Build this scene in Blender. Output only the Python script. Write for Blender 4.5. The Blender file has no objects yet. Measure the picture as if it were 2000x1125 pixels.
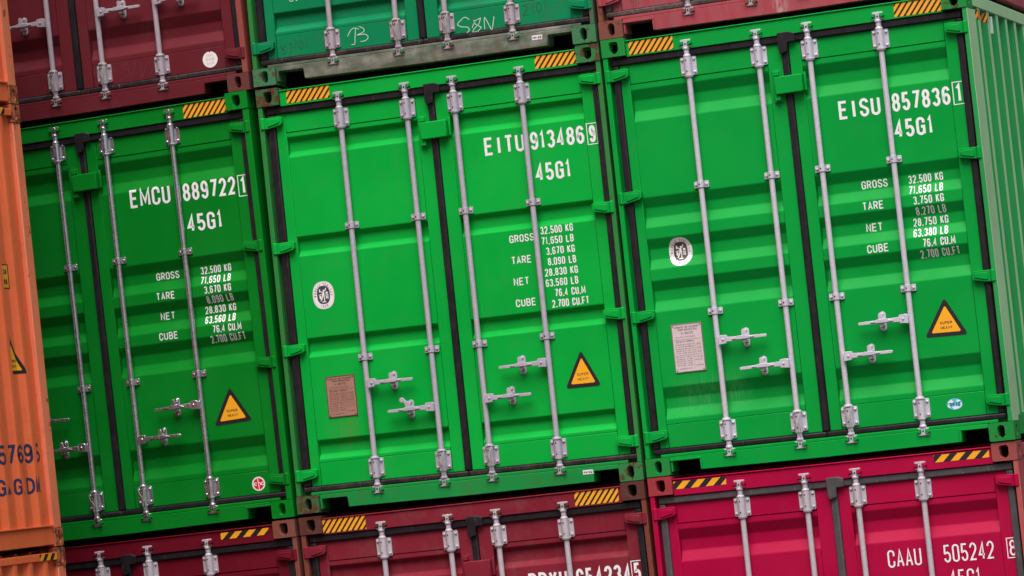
import bpy, bmesh, math, random
from mathutils import Vector, Matrix

# ------------------------------------------------------------------ camera, light, exposure
scene = bpy.context.scene
COL = scene.collection
random.seed(7)

cam_d = bpy.data.cameras.new('camera')
cam = bpy.data.objects.new('camera', cam_d)
COL.objects.link(cam)
cam.location = (9.6339, -23.3712, 0.1196)
cam.rotation_euler = (1.6204, 0.1088, 0.3333)
cam_d.sensor_width = 36.0
cam_d.lens = 7329.97 / 2000 * 36.0
cam_d.clip_start = 0.1
cam_d.clip_end = 3000
scene.camera = cam

SUN_EL, SUN_AZ = math.radians(62), math.radians(164)      # azimuth clockwise from +Y
world = bpy.data.worlds.new('World')
scene.world = world
world.use_nodes = True
wn = world.node_tree.nodes
wl = world.node_tree.links
bg = wn['Background']
sky = wn.new('ShaderNodeTexSky')
sky.sky_type = 'NISHITA'
sky.sun_disc = False
sky.sun_elevation = SUN_EL
sky.sun_rotation = SUN_AZ
sky.air_density = 1.0
sky.dust_density = 6.0
sky.ozone_density = 1.0
wl.new(sky.outputs[0], bg.inputs[0])
bg.inputs[1].default_value = 0.053

sun_d = bpy.data.lights.new('sun', 'SUN')
sun_d.energy = 1.5
sun_d.angle = math.radians(44)
sun_d.color = (1.0, 0.975, 0.96)
sun = bpy.data.objects.new('sun', sun_d)
COL.objects.link(sun)
sdir = Vector((math.sin(SUN_AZ) * math.cos(SUN_EL), math.cos(SUN_AZ) * math.cos(SUN_EL), math.sin(SUN_EL)))
sun.rotation_euler = sdir.to_track_quat('Z', 'Y').to_euler()
sun.location = (20, -30, 40)

scene.view_settings.view_transform = 'Standard'
scene.view_settings.look = 'None'
scene.view_settings.exposure = 1.22
scene.view_settings.gamma = 1.0

# ------------------------------------------------------------------ materials
def mat_base(name):
    m = bpy.data.materials.new(name)
    m.use_nodes = True
    nt = m.node_tree
    b = nt.nodes['Principled BSDF']
    return m, nt, b

def N(nt, kind, **kw):
    n = nt.nodes.new(kind)
    for k, v in kw.items():
        setattr(n, k, v)
    return n

def noise(nt, vec, scale, detail=4, rough=0.55):
    n = N(nt, 'ShaderNodeTexNoise')
    n.inputs['Scale'].default_value = scale
    n.inputs['Detail'].default_value = detail
    n.inputs['Roughness'].default_value = rough
    nt.links.new(vec, n.inputs['Vector'])
    return n.outputs['Fac']

def mapr(nt, val, a, b, c=0.0, d=1.0):
    n = N(nt, 'ShaderNodeMapRange')
    n.inputs[1].default_value, n.inputs[2].default_value = a, b
    n.inputs[3].default_value, n.inputs[4].default_value = c, d
    nt.links.new(val, n.inputs[0])
    return n.outputs[0]

def mul(nt, a, b, op='MULTIPLY'):
    n = N(nt, 'ShaderNodeMath', operation=op)
    for i, v in enumerate((a, b)):
        if isinstance(v, (int, float)):
            n.inputs[i].default_value = v
        else:
            nt.links.new(v, n.inputs[i])
    n.use_clamp = True
    return n.outputs[0]

def mixc(nt, fac, a, b):
    n = N(nt, 'ShaderNodeMix', data_type='RGBA')
    if isinstance(fac, (int, float)):
        n.inputs[0].default_value = fac
    else:
        nt.links.new(fac, n.inputs[0])
    for idx, v in ((6, a), (7, b)):
        if isinstance(v, (tuple, list)):
            n.inputs[idx].default_value = (*v[:3], 1)
        else:
            nt.links.new(v, n.inputs[idx])
    return n.outputs[2]

def coords(nt, scale=(1, 1, 1)):
    g = N(nt, 'ShaderNodeNewGeometry')
    mp = N(nt, 'ShaderNodeMapping')
    mp.inputs['Scale'].default_value = scale
    nt.links.new(g.outputs['Position'], mp.inputs['Vector'])
    return mp.outputs[0]

def boxmask(nt, x0, x1, z0, z1, soft):
    """soft rectangular patch in world x/z (a stain with a place of its own)"""
    g = N(nt, 'ShaderNodeNewGeometry')
    s = N(nt, 'ShaderNodeSeparateXYZ')
    nt.links.new(g.outputs['Position'], s.inputs[0])
    a = mul(nt, mapr(nt, s.outputs[0], x0 - soft, x0 + soft), mapr(nt, s.outputs[0], x1 + soft, x1 - soft))
    c = mul(nt, mapr(nt, s.outputs[2], z0 - soft, z0 + soft), mapr(nt, s.outputs[2], z1 + soft, z1 - soft))
    return mul(nt, a, c)

RUST1, RUST2 = (0.060, 0.022, 0.014), (0.15, 0.055, 0.030)

def paint(name, rgb, rust=0.03, dirt=0.12, rough=0.42, fade=0.0, fade_rgb=None, streak=0.25, dirt_rgb=(0.10, 0.09, 0.075),
          stains=(), bump=0.05, spots=0.5, spec=0.09):
    m, nt, b = mat_base(name)
    L = nt.links
    p = coords(nt)
    # slow drift of the paint tone
    drift = mapr(nt, noise(nt, p, 1.3, 3), 0.3, 0.7)
    dark = tuple(c * 0.90 for c in rgb)
    lite = tuple(min(1, c * 1.06 + 0.003) for c in rgb)
    col = mixc(nt, drift, dark, lite)
    if fade > 0:
        fr = fade_rgb or tuple(c * 0.6 + 0.25 for c in rgb)
        f = mul(nt, mapr(nt, noise(nt, coords(nt, (9, 9, 1.6)), 2.0, 6, 0.6), 0.35, 0.75), fade)
        col = mixc(nt, f, col, fr)
    # rain streaks of dirt, long in z
    st = mapr(nt, noise(nt, coords(nt, (26, 26, 0.9)), 1.0, 5, 0.6), 0.52, 0.80)
    cloud = mapr(nt, noise(nt, p, 2.3, 5), 0.42, 0.72)
    dm = mul(nt, mul(nt, st, cloud), streak)
    col = mixc(nt, dm, col, dirt_rgb)
    grime = mul(nt, mapr(nt, noise(nt, p, 7.0, 8, 0.65), 0.5, 0.8), dirt)
    col = mixc(nt, grime, col, dirt_rgb)
    # rust: patches and pin spots
    rc = mixc(nt, noise(nt, p, 40, 4), RUST1, RUST2)
    thr = 0.78 - 0.42 * min(1.0, rust)
    patch = mapr(nt, noise(nt, p, 9.0 if rust < .45 else 17.0, 9, 0.68), thr, thr + 0.05)
    col = mixc(nt, mul(nt, patch, 0.92 if rust > 0 else 0.0), col, rc)
    if spots > 0:
        area = mapr(nt, noise(nt, p, 3.1, 2), 0.5, 0.68)
        sp = mul(nt, mapr(nt, noise(nt, p, 55, 2), 0.66, 0.72), area)
        col = mixc(nt, mul(nt, sp, spots), col, RUST1)
    for (x0, x1, z0, z1, soft, c, amt, sc) in stains:
        bm_ = boxmask(nt, x0, x1, z0, z1, soft)
        tex = mapr(nt, noise(nt, coords(nt, sc), 1.0, 6, 0.65), 0.38, 0.68)
        col = mixc(nt, mul(nt, mul(nt, bm_, tex), amt), col, c)
    L.new(col, b.inputs['Base Color'])
    rg = mapr(nt, noise(nt, p, 5.0, 6), 0.3, 0.75, rough - 0.06, rough + 0.14)
    rgh = mul(nt, rg, mul(nt, patch, 0.45), 'ADD')
    L.new(rgh, b.inputs['Roughness'])
    b.inputs['Specular IOR Level'].default_value = spec
    if bump > 0:
        bp = N(nt, 'ShaderNodeBump')
        bp.inputs['Strength'].default_value = bump
        bp.inputs['Distance'].default_value = 0.02
        h = mul(nt, noise(nt, p, 3.0, 2), mul(nt, noise(nt, p, 60, 3), 0.15), 'ADD')
        L.new(h, bp.inputs['Height'])
        L.new(bp.outputs[0], b.inputs['Normal'])
    return m

def zinc(name, rgb, metallic=0.10, rough=0.42, rust=0.05, dirt=0.25):
    m, nt, b = mat_base(name)
    L = nt.links
    p = coords(nt)
    v = N(nt, 'ShaderNodeTexVoronoi')
    v.inputs['Scale'].default_value = 90
    L.new(p, v.inputs['Vector'])
    sp = N(nt, 'ShaderNodeSeparateColor')
    L.new(v.outputs['Color'], sp.inputs[0])
    a = mixc(nt, sp.outputs[0], tuple(c * 0.93 for c in rgb), tuple(min(1, c * 1.05) for c in rgb))
    g = mul(nt, mapr(nt, noise(nt, p, 12, 8, 0.65), 0.5, 0.75), dirt)
    a = mixc(nt, g, a, (0.16, 0.14, 0.135))
    st = mul(nt, mapr(nt, noise(nt, coords(nt, (120, 120, 4)), 1.0, 4), 0.5, 0.8), 0.3)
    a = mixc(nt, st, a, tuple(c * 0.7 for c in rgb))
    r = mapr(nt, noise(nt, p, 22, 7, 0.7), 0.76 - 0.3 * rust, 0.80 - 0.3 * rust)
    a = mixc(nt, mul(nt, r, 0.8), a, RUST2)
    L.new(a, b.inputs['Base Color'])
    b.inputs['Metallic'].default_value = metallic
    L.new(mapr(nt, noise(nt, p, 30, 5), 0.3, 0.7, rough - 0.08, rough + 0.15), b.inputs['Roughness'])
    return m

def rubber(name, rgb=(0.018, 0.016, 0.020), dust=0.15, dust_rgb=(0.12, 0.10, 0.095)):
    m, nt, b = mat_base(name)
    L = nt.links
    d = mul(nt, mapr(nt, noise(nt, coords(nt, (14, 14, 14)), 1.0, 7, 0.7), 0.42, 0.72), dust)
    c = mixc(nt, d, rgb, dust_rgb)
    s = mul(nt, mapr(nt, noise(nt, coords(nt, (90, 90, 12)), 1.0, 4), 0.62, 0.72), dust * 1.4)
    c = mixc(nt, s, c, tuple(min(1, v * 1.8) for v in dust_rgb))
    L.new(c, b.inputs['Base Color'])
    b.inputs['Roughness'].default_value = 0.5
    b.inputs['Specular IOR Level'].default_value = 0.25
    return m

def flat(name, rgb, rough=0.5, wear=0.0, wear_rgb=(0.1, 0.1, 0.1), wscale=18):
    m, nt, b = mat_base(name)
    c = None
    p = coords(nt)
    f = mul(nt, mapr(nt, noise(nt, p, wscale, 7, 0.65), 0.55, 0.75), wear)
    c = mixc(nt, f, rgb, wear_rgb)
    nt.links.new(c, b.inputs['Base Color'])
    b.inputs['Roughness'].default_value = rough
    return m

GREEN_M = (0.0005, 0.375, 0.044)
GREEN_R = (0.0008, 0.31, 0.042)
SILL_GREY = (0.20, 0.19, 0.17)
FADE_G = (0.20, 0.42, 0.21)

MAT = {}
MAT['white_paint'] = flat('white_marking_paint', (0.80, 0.80, 0.82), 0.5, 0.12, (0.55, 0.62, 0.55), 40)
MAT['white_thin'] = flat('chalk_white', (0.55, 0.68, 0.58), 0.9)
MAT['chalk_dark'] = flat('dark_crayon', (0.035, 0.06, 0.045), 0.9)
MAT['crayon_red'] = flat('dark_red_crayon', (0.155, 0.032, 0.042), 0.9)
MAT['cream_line'] = flat('cream_marking', (0.75, 0.62, 0.42), 0.6)
MAT['orange_sticker'] = flat('amber_sticker', (0.88, 0.40, 0.012), 0.4)
MAT['tape_amber'] = flat('amber_tape', (0.86, 0.38, 0.015), 0.4, 0.12, (0.2, 0.1, 0.05), 60)
MAT['black_vinyl'] = flat('black_vinyl', (0.012, 0.010, 0.014), 0.45)
MAT['dark_print'] = flat('dark_print', (0.05, 0.03, 0.03), 0.6)
MAT['white_sticker'] = flat('white_sticker', (0.80, 0.78, 0.80), 0.4)
MAT['grey_print'] = flat('grey_print', (0.045, 0.045, 0.06), 0.5)
MAT['plate_pink'] = flat('aged_plate', (0.62, 0.51, 0.52), 0.5, 0.4, (0.42, 0.33, 0.32), 25)
MAT['plate_brown'] = flat('rust_stained_plate', (0.36, 0.19, 0.14), 0.55, 0.6, (0.22, 0.10, 0.07), 25)
MAT['plate_print'] = flat('plate_print', (0.22, 0.17, 0.17), 0.6)
MAT['plate_print_b'] = flat('plate_print_brown', (0.11, 0.05, 0.045), 0.6)
MAT['red_sticker'] = flat('red_sticker', (0.62, 0.015, 0.035), 0.4)
MAT['pink_print'] = flat('pink_print', (0.72, 0.52, 0.52), 0.5)
MAT['blue_sticker'] = flat('blue_sticker', (0.08, 0.48, 0.64), 0.4)
MAT['navy'] = flat('navy_lettering', (0.018, 0.022, 0.085), 0.5, 0.3, (0.25, 0.1, 0.08), 50)
MAT['yellow_label'] = flat('yellow_label', (0.75, 0.33, 0.03), 0.5)
MAT['hole'] = flat('dark_hole', (0.003, 0.003, 0.003), 0.95)
MAT['wire'] = zinc('wire', (0.42, 0.38, 0.36), 0.4, 0.5, 0.3)
MAT['lash_plate'] = flat('pale_plate', (0.50, 0.68, 0.62), 0.5)

# ------------------------------------------------------------------ mesh building
class MB:
    def __init__(self):
        self.v, self.f, self.sm, self.mi = [], [], [], []
    def add(self, vs, fs, smooth=False, mi=0):
        o = len(self.v)
        self.v += [tuple(p) for p in vs]
        for f in fs:
            self.f.append(tuple(o + i for i in f))
            self.sm.append(smooth)
            self.mi.append(mi)
    def box(self, x0, x1, y0, y1, z0, z1, mi=0):
        if x0 > x1: x0, x1 = x1, x0
        if y0 > y1: y0, y1 = y1, y0
        if z0 > z1: z0, z1 = z1, z0
        vs = [(x0, y0, z0), (x1, y0, z0), (x1, y1, z0), (x0, y1, z0), (x0, y0, z1), (x1, y0, z1), (x1, y1, z1), (x0, y1, z1)]
        self.add(vs, [(3, 2, 1, 0), (4, 5, 6, 7), (0, 1, 5, 4), (1, 2, 6, 5), (2, 3, 7, 6), (3, 0, 4, 7)], mi=mi)
    def prism(self, pts, y0, y1, mi=0):
        """pts in x/z, extruded along y"""
        a = sum(pts[i][0] * pts[(i + 1) % len(pts)][1] - pts[(i + 1) % len(pts)][0] * pts[i][1] for i in range(len(pts)))
        if a < 0: pts = pts[::-1]
        n = len(pts)
        vs = [(p[0], y0, p[1]) for p in pts] + [(p[0], y1, p[1]) for p in pts]
        fs = [tuple(range(n)), tuple(range(2 * n - 1, n - 1, -1))]
        fs += [(i, n + i, n + (i + 1) % n, (i + 1) % n) for i in range(n)]
        self.add(vs, fs, mi=mi)
    def lathe(self, prof, cx=0, cy=0, n=20, axis='z', mi=0, cap=True):
        """prof: list of (r, t) along the axis; axis z (centre cx,cy) or y (centre cx = x, cy = z)"""
        vs, fs = [], []
        for r, t in prof:
            for i in range(n):
                a = 2 * math.pi * i / n
                if axis == 'z': vs.append((cx + r * math.cos(a), cy + r * math.sin(a), t))
                else: vs.append((cx + r * math.cos(a), t, cy + r * math.sin(a)))
        for k in range(len(prof) - 1):
            for i in range(n):
                j = (i + 1) % n
                q = (k * n + i, k * n + j, (k + 1) * n + j, (k + 1) * n + i)
                fs.append(q if axis == 'z' else q[::-1])
        self.add(vs, fs, smooth=True, mi=mi)
        if cap:
            o = len(self.v) - len(vs)
            self.f.append(tuple(o + i for i in range(n))); self.sm.append(False); self.mi.append(mi)
            self.f.append(tuple(o + (len(prof) - 1) * n + i for i in range(n))); self.sm.append(False); self.mi.append(mi)
    def tube(self, path, r, n=6, mi=0):
        path = [Vector(p) for p in path]
        vs, fs = [], []
        for k, p in enumerate(path):
            d = (path[min(k + 1, len(path) - 1)] - path[max(k - 1, 0)]).normalized()
            up = Vector((0, 1, 0)) if abs(d.y) < 0.9 else Vector((1, 0, 0))
            s = d.cross(up).normalized(); t = d.cross(s)
            for i in range(n):
                a = 2 * math.pi * i / n
                vs.append(p + r * (math.cos(a) * s + math.sin(a) * t))
        for k in range(len(path) - 1):
            for i in range(n):
                j = (i + 1) % n
                fs.append((k * n + i, k * n + j, (k + 1) * n + j, (k + 1) * n + i))
        fs.append(tuple(range(n))); fs.append(tuple((len(path) - 1) * n + i for i in range(n)))
        self.add(vs, fs, smooth=True, mi=mi)
    def ring(self, outer, inner, mp, d, mi=0, mi_in=1):
        """plate with a hole: outer/inner are equal-length 2D loops, mp(p, depth) -> 3D"""
        n = len(outer)
        vs = [mp(p, 0) for p in outer] + [mp(p, 0) for p in inner] + [mp(p, d) for p in inner]
        for i in range(n):
            j = (i + 1) % n
            pass
        fs = [(i, (i + 1) % n, n + (i + 1) % n, n + i) for i in range(n)]
        self.add(vs, fs, mi=mi)
        o = len(self.v) - len(vs)
        for i in range(n):
            j = (i + 1) % n
            self.f.append((o + n + i, o + n + j, o + 2 * n + j, o + 2 * n + i)); self.sm.append(True); self.mi.append(mi)
        self.f.append(tuple(o + 2 * n + i for i in range(n))); self.sm.append(False); self.mi.append(mi_in)
    def mesh(self, name, mats, recalc=True):
        me = bpy.data.meshes.new(name)
        me.from_pydata(self.v, [], self.f)
        for p, s, i in zip(me.polygons, self.sm, self.mi):
            p.use_smooth = s
            p.material_index = i
        for m in mats: me.materials.append(m)
        if recalc:
            bm = bmesh.new(); bm.from_mesh(me)
            bmesh.ops.remove_doubles(bm, verts=bm.verts, dist=1e-6)
            bmesh.ops.recalc_face_normals(bm, faces=bm.faces)
            bm.to_mesh(me); bm.free()
            me.set_sharp_from_angle(angle=math.radians(38))
        return me

def link(name, me, parent=None, loc=(0, 0, 0), bevel=0.0, seg=2, ang=40):
    o = bpy.data.objects.new(name, me)
    COL.objects.link(o)
    o.parent = parent
    o.location = loc
    if bevel > 0:
        b = o.modifiers.new('bevel', 'BEVEL')
        b.width = bevel; b.segments = seg
        b.limit_method = 'ANGLE'; b.angle_limit = math.radians(ang)
        b.harden_normals = False
    return o

CACHE = {}
def cached(key, fn):
    if key not in CACHE: CACHE[key] = fn()
    return CACHE[key]

def thing(name, label, cat, loc=(0, 0, 0), group=None):
    o = bpy.data.objects.new(name, None)
    COL.objects.link(o)
    o.location = loc
    o['label'] = label
    o['category'] = cat
    if group: o['group'] = group
    o.empty_display_size = 0.2
    return o

# ------------------------------------------------------------------ stroke lettering
def arc(cx, cy, rx, ry, a0, a1, n=10):
    return [(cx + rx * math.cos(math.radians(a0 + (a1 - a0) * i / n)), cy + ry * math.sin(math.radians(a0 + (a1 - a0) * i / n))) for i in range(n + 1)]

def glyph(ch, W, H):
    """centre-line strokes inside a W x H box"""
    r = min(W / 2, H / 2)
    c = W / 2
    if ch in 'O0': return [arc(c, H - r, c, r, 0, 180) + arc(c, r, c, r, 180, 360) + [(W, H - r)]]
    if ch == 'Q': return glyph('O', W, H) + [[(W * .55, H * .25), (W, 0)]]
    if ch == 'C': return [[(W, H * .66)] + arc(c, H - r, c, r, 0, 180) + arc(c, r, c, r, 180, 360) + [(W, H * .34)]]
    if ch == 'G': return [[(W, H * .70)] + arc(c, H - r, c, r, 0, 180) + arc(c, r, c, r, 180, 360) + [(W, H * .47), (W * .55, H * .47)], [(W, H * .47), (W, 0)]]
    if ch == 'S': return [arc(c, H - H * .25, c, H * .25, 10, 200, 10) + [(W * .12, H * .60), (W * .88, H * .40)] + arc(c, H * .25, c, H * .25, 20, -190, 10)]
    if ch == 'U': return [[(0, H)] + arc(c, r, c, r, 180, 360) + [(W, H)]]
    if ch == 'E': return [[(W, H), (0, H), (0, 0), (W, 0)], [(0, H * .52), (W * .86, H * .52)]]
    if ch == 'F': return [[(W, H), (0, H), (0, 0)], [(0, H * .52), (W * .86, H * .52)]]
    if ch == 'I': return [[(c, 0), (c, H)]]
    if ch == 'L': return [[(0, H), (0, 0), (W, 0)]]
    if ch == 'T': return [[(0, H), (W, H)], [(c, H), (c, 0)]]
    if ch == 'M': return [[(0, 0), (0, H), (c, H * .25), (W, H), (W, 0)]]
    if ch == 'N': return [[(0, 0), (0, H), (W, 0), (W, H)]]
    if ch == 'A': return [[(0, 0), (c, H), (W, 0)], [(W * .18, H * .30), (W * .82, H * .30)]]
    if ch == 'V': return [[(0, H), (c, 0), (W, H)]]
    if ch == 'W': return [[(0, H), (W * .25, 0), (c, H * .8), (W * .75, 0), (W, H)]]
    if ch == 'X': return [[(0, 0), (W, H)], [(0, H), (W, 0)]]
    if ch == 'Y': return [[(0, H), (c, H * .45), (W, H)], [(c, H * .45), (c, 0)]]
    if ch == 'H': return [[(0, 0), (0, H)], [(W, 0), (W, H)], [(0, H * .5), (W, H * .5)]]
    if ch == 'K': return [[(0, 0), (0, H)], [(W, H), (0, H * .42)], [(W * .30, H * .56), (W, 0)]]
    if ch == 'P': return [[(0, 0), (0, H), (W * .5, H)] + arc(W * .5, H * .74, W * .5, H * .26, 90, -90) + [(0, H * .48)]]
    if ch == 'R': return glyph('P', W, H) + [[(W * .5, H * .48), (W, 0)]]
    if ch == 'B': return [[(0, 0), (0, H), (W * .5, H)] + arc(W * .5, H * .76, W * .45, H * .24, 90, -90, 8) + [(0, H * .52)], [(W * .5, H * .52)] + arc(W * .5, H * .26, W * .5, H * .26, 90, -90, 8) + [(0, 0)]]
    if ch == 'D': return [[(0, 0), (0, H), (W * .4, H)] + arc(W * .4, H - W * .6, W * .6, W * .6, 90, 0, 6) + arc(W * .4, W * .6, W * .6, W * .6, 0, -90, 6) + [(0, 0)]]
    if ch == '1': return [[(W * .10, H * .80), (W * .55, H), (W * .55, 0)]]
    if ch == '2': return [arc(c, H - H * .27, c, H * .27, 175, -20, 10) + [(W * .82, H * .50), (0, 0), (W, 0)]]
    if ch == '3': return [arc(c * .95, H * .76, c * .95, H * .24, 165, -90, 10), arc(c, H * .26, c, H * .26, 90, -165, 10)]
    if ch == '4': return [[(W * .72, 0), (W * .72, H), (0, H * .26), (W, H * .26)]]
    if ch == '5': return [[(W * .92, H), (W * .10, H), (W * .04, H * .52)] + arc(c, H * .29, c, H * .29, 130, -165, 12)]
    if ch == '6': return [arc(c, H * .29, c, H * .29, 180, -180, 16) + [(0, H * .35), (0, H * .60)] + arc(c, H - H * .27, c, H * .27, 180, 15, 8)]
    if ch == '9': return [[(W - x, H - y) for x, y in s] for s in glyph('6', W, H)]
    if ch == '7': return [[(0, H), (W, H), (W * .35, 0)]]
    if ch == '8': return [arc(c, H * .27, c, H * .27, 90, 450, 16), arc(c, H * .76, c * .90, H * .24, -90, 270, 16)]
    if ch == '.': return [[(c - .004, 0), (c + .004, 0)]]
    return []

NARROW = {'I': 0.80, '1': 0.66, '.': 0.36, ' ': 0.62, 'M': 1.25, 'W': 1.25}

def thicken(path, s, caps=0.0):
    """polyline -> quads of width s with mitred joints"""
    P = [Vector(p) for p in path]
    Q = [P[0]]
    for p in P[1:]:
        if (p - Q[-1]).length > 1e-6: Q.append(p)
    P = Q
    closed = (P[0] - P[-1]).length < 1e-5 and len(P) > 3
    if closed: P = P[:-1]
    n = len(P)
    if n < 2: return []
    left, right = [], []
    for i in range(n):
        if closed:
            a, b, c = P[i - 1], P[i], P[(i + 1) % n]
        else:
            a, b, c = P[max(i - 1, 0)], P[i], P[min(i + 1, n - 1)]
        d1 = (b - a).normalized() if (b - a).length > 1e-9 else None
        d2 = (c - b).normalized() if (c - b).length > 1e-9 else None
        if d1 is None: d1 = d2
        if d2 is None: d2 = d1
        n1 = Vector((-d1.y, d1.x)); n2 = Vector((-d2.y, d2.x))
        m = n1 + n2
        if m.length < 1e-6: m = n1
        m.normalize()
        k = 1 / max(0.45, m.dot(n1))
        left.append(b + m * s / 2 * k); right.append(b - m * s / 2 * k)
    quads = []
    R = range(n) if closed else range(n - 1)
    for i in R:
        j = (i + 1) % n
        quads.append((left[i], left[j], right[j], right[i]))
    return quads

class Sheet:
    """flat artwork in (u, w); kept as quads/polygons with a layer number"""
    def __init__(self): self.p = []
    def poly(self, pts, layer=0, mi=0): self.p.append(([Vector(q[:2]) for q in pts], layer, mi))
    def stroke(self, path, s, layer=0, mi=0):
        for q in thicken(path, s): self.p.append((list(q), layer, mi))
    def text(self, t, u0, u1, w0, w1, s, mi=0, layer=0, ext=True):
        """fit text t into the box"""
        h = w1 - w0
        wid = [NARROW.get(ch, 1.0) for ch in t]
        gap = 0.24
        tot = sum(wid) + gap * (len(t) - 1)
        unit = (u1 - u0) / tot
        u = u0
        k = 0
        for ch, wd in zip(t, wid):
            cw = wd * unit
            for st in glyph(ch, max(cw - s, 1e-4), h - s):
                self.stroke([(u + s / 2 + x, w0 + s / 2 + y) for x, y in ext_(st, s if ext else 0)], s, layer + (k % 6), mi); k += 1
            u += cw + gap * unit
    def disc(self, cu, cw, ru, rw, layer=0, mi=0, n=36, power=2.0):
        pts = []
        for i in range(n):
            a = 2 * math.pi * i / n
            ca, sa = math.cos(a), math.sin(a)
            pts.append((cu + ru * math.copysign(abs(ca) ** (2 / power), ca), cw + rw * math.copysign(abs(sa) ** (2 / power), sa)))
        self.poly(pts, layer, mi)
    def build(self, name, mats, parent, prof=None, breaks=(), axis='z', plane='xz', off=0.0012, step=0.00012, x_base=0.0, flip=1, xbreaks=()):
        bm = bmesh.new()
        lay = bm.verts.layers.float.new('lay')
        for pts, layer, mi in self.p:
            vs = []
            for q in pts:
                v = bm.verts.new((q.x, 0, q.y)) if plane == 'xz' else bm.verts.new((0, q.x, q.y))
                v[lay] = layer
                vs.append(v)
            try:
                f = bm.faces.new(vs); f.material_index = mi
            except ValueError: pass
        if breaks:
            lo = min(v.co.z if axis == 'z' else v.co.y for v in bm.verts)
            hi = max(v.co.z if axis == 'z' else v.co.y for v in bm.verts)
            for t in breaks:
                if lo < t < hi:
                    co = (0, 0, t) if axis == 'z' else (0, t, 0)
                    no = (0, 0, 1) if axis == 'z' else (0, 1, 0)
                    bmesh.ops.bisect_plane(bm, geom=bm.verts[:] + bm.edges[:] + bm.faces[:], plane_co=co, plane_no=no, dist=1e-6)
        for t in xbreaks:
            bmesh.ops.bisect_plane(bm, geom=bm.verts[:] + bm.edges[:] + bm.faces[:], plane_co=(t, 0, 0), plane_no=(1, 0, 0), dist=1e-6)
        for v in bm.verts:
            d = off + v[lay] * step
            if plane == 'xz':
                v.co.y = (prof(v.co.x, v.co.z) if prof else 0.0) - d
            else:
                v.co.x = x_base + (prof(v.co.y) if prof else 0.0) + d * flip
        me = bpy.data.meshes.new(name)
        bm.verts.layers.float.remove(lay) if False else None
        bm.to_mesh(me); bm.free()
        for m in mats: me.materials.append(m)
        return link(name, me, parent)

def ext_(st, s):
    return st

def smooth(p, n=5):
    """Catmull-Rom through the points of a hand-drawn stroke"""
    if len(p) < 3 or len(p) > 9: return p
    out = []
    for i in range(len(p) - 1):
        a, b, c, d = p[max(i - 1, 0)], p[i], p[i + 1], p[min(i + 2, len(p) - 1)]
        for k in range(n):
            t = k / n
            out.append(tuple(.5 * (2 * b[j] + (c[j] - a[j]) * t + (2 * a[j] - 5 * b[j] + 4 * c[j] - d[j]) * t * t + (3 * b[j] - a[j] - 3 * c[j] + d[j]) * t ** 3) for j in (0, 1)))
    out.append(p[-1])
    return out

def fillet(pts, r=0.012, n=3):
    out = [pts[0]]
    for i in range(1, len(pts) - 1):
        a, b, c = Vector(pts[i - 1]), Vector(pts[i]), Vector(pts[i + 1])
        d1 = (a - b); d2 = (c - b)
        k = min(r, d1.length * .45, d2.length * .45)
        p0 = b + d1.normalized() * k; p2 = b + d2.normalized() * k
        for t in range(n + 1):
            u = t / n
            out.append(tuple((1 - u) ** 2 * p0 + 2 * u * (1 - u) * b + u * u * p2))
    out.append(pts[-1])
    return out

# ------------------------------------------------------------------ container
W, H, LEN = 2.438, 2.896, 12.192
CR, RC = 0.053, 0.090          # door skin: crest depth, groove depth
def zz(pairs): return [tuple(p) for p in pairs]
PROF_WIDE = [(2.583, CR), (2.548, CR), (2.478, RC), (2.407, RC), (2.336, CR), (1.831, CR), (1.763, RC), (1.697, RC), (1.631, CR), (1.556, CR),
             (1.490, RC), (1.419, RC), (1.354, CR), (1.279, CR), (1.213, RC), (1.143, RC), (1.073, CR), (0.576, CR), (0.501, RC), (0.435, RC), (0.365, CR), (0.333, CR)]
PROF_SHARP = [(2.583, CR), (2.553, CR), (2.527, RC), (2.451, RC - .004), (2.417, CR), (1.872, CR), (1.846, RC), (1.772, RC - .004), (1.738, CR), (1.178, CR), (1.152, RC), (1.084, RC - .004), (1.050, CR), (0.484, CR), (0.458, RC), (0.388, RC - .004), (0.354, CR), (0.333, CR)]

def prof_fn(P):
    def f(z):
        if z >= P[0][0] or z <= P[-1][0]: return CR - 0.003
        for a, b in zip(P, P[1:]):
            if b[0] <= z <= a[0]:
                t = (a[0] - z) / max(a[0] - b[0], 1e-9)
                return a[1] + (b[1] - a[1]) * t
        return CR
    return f

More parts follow.
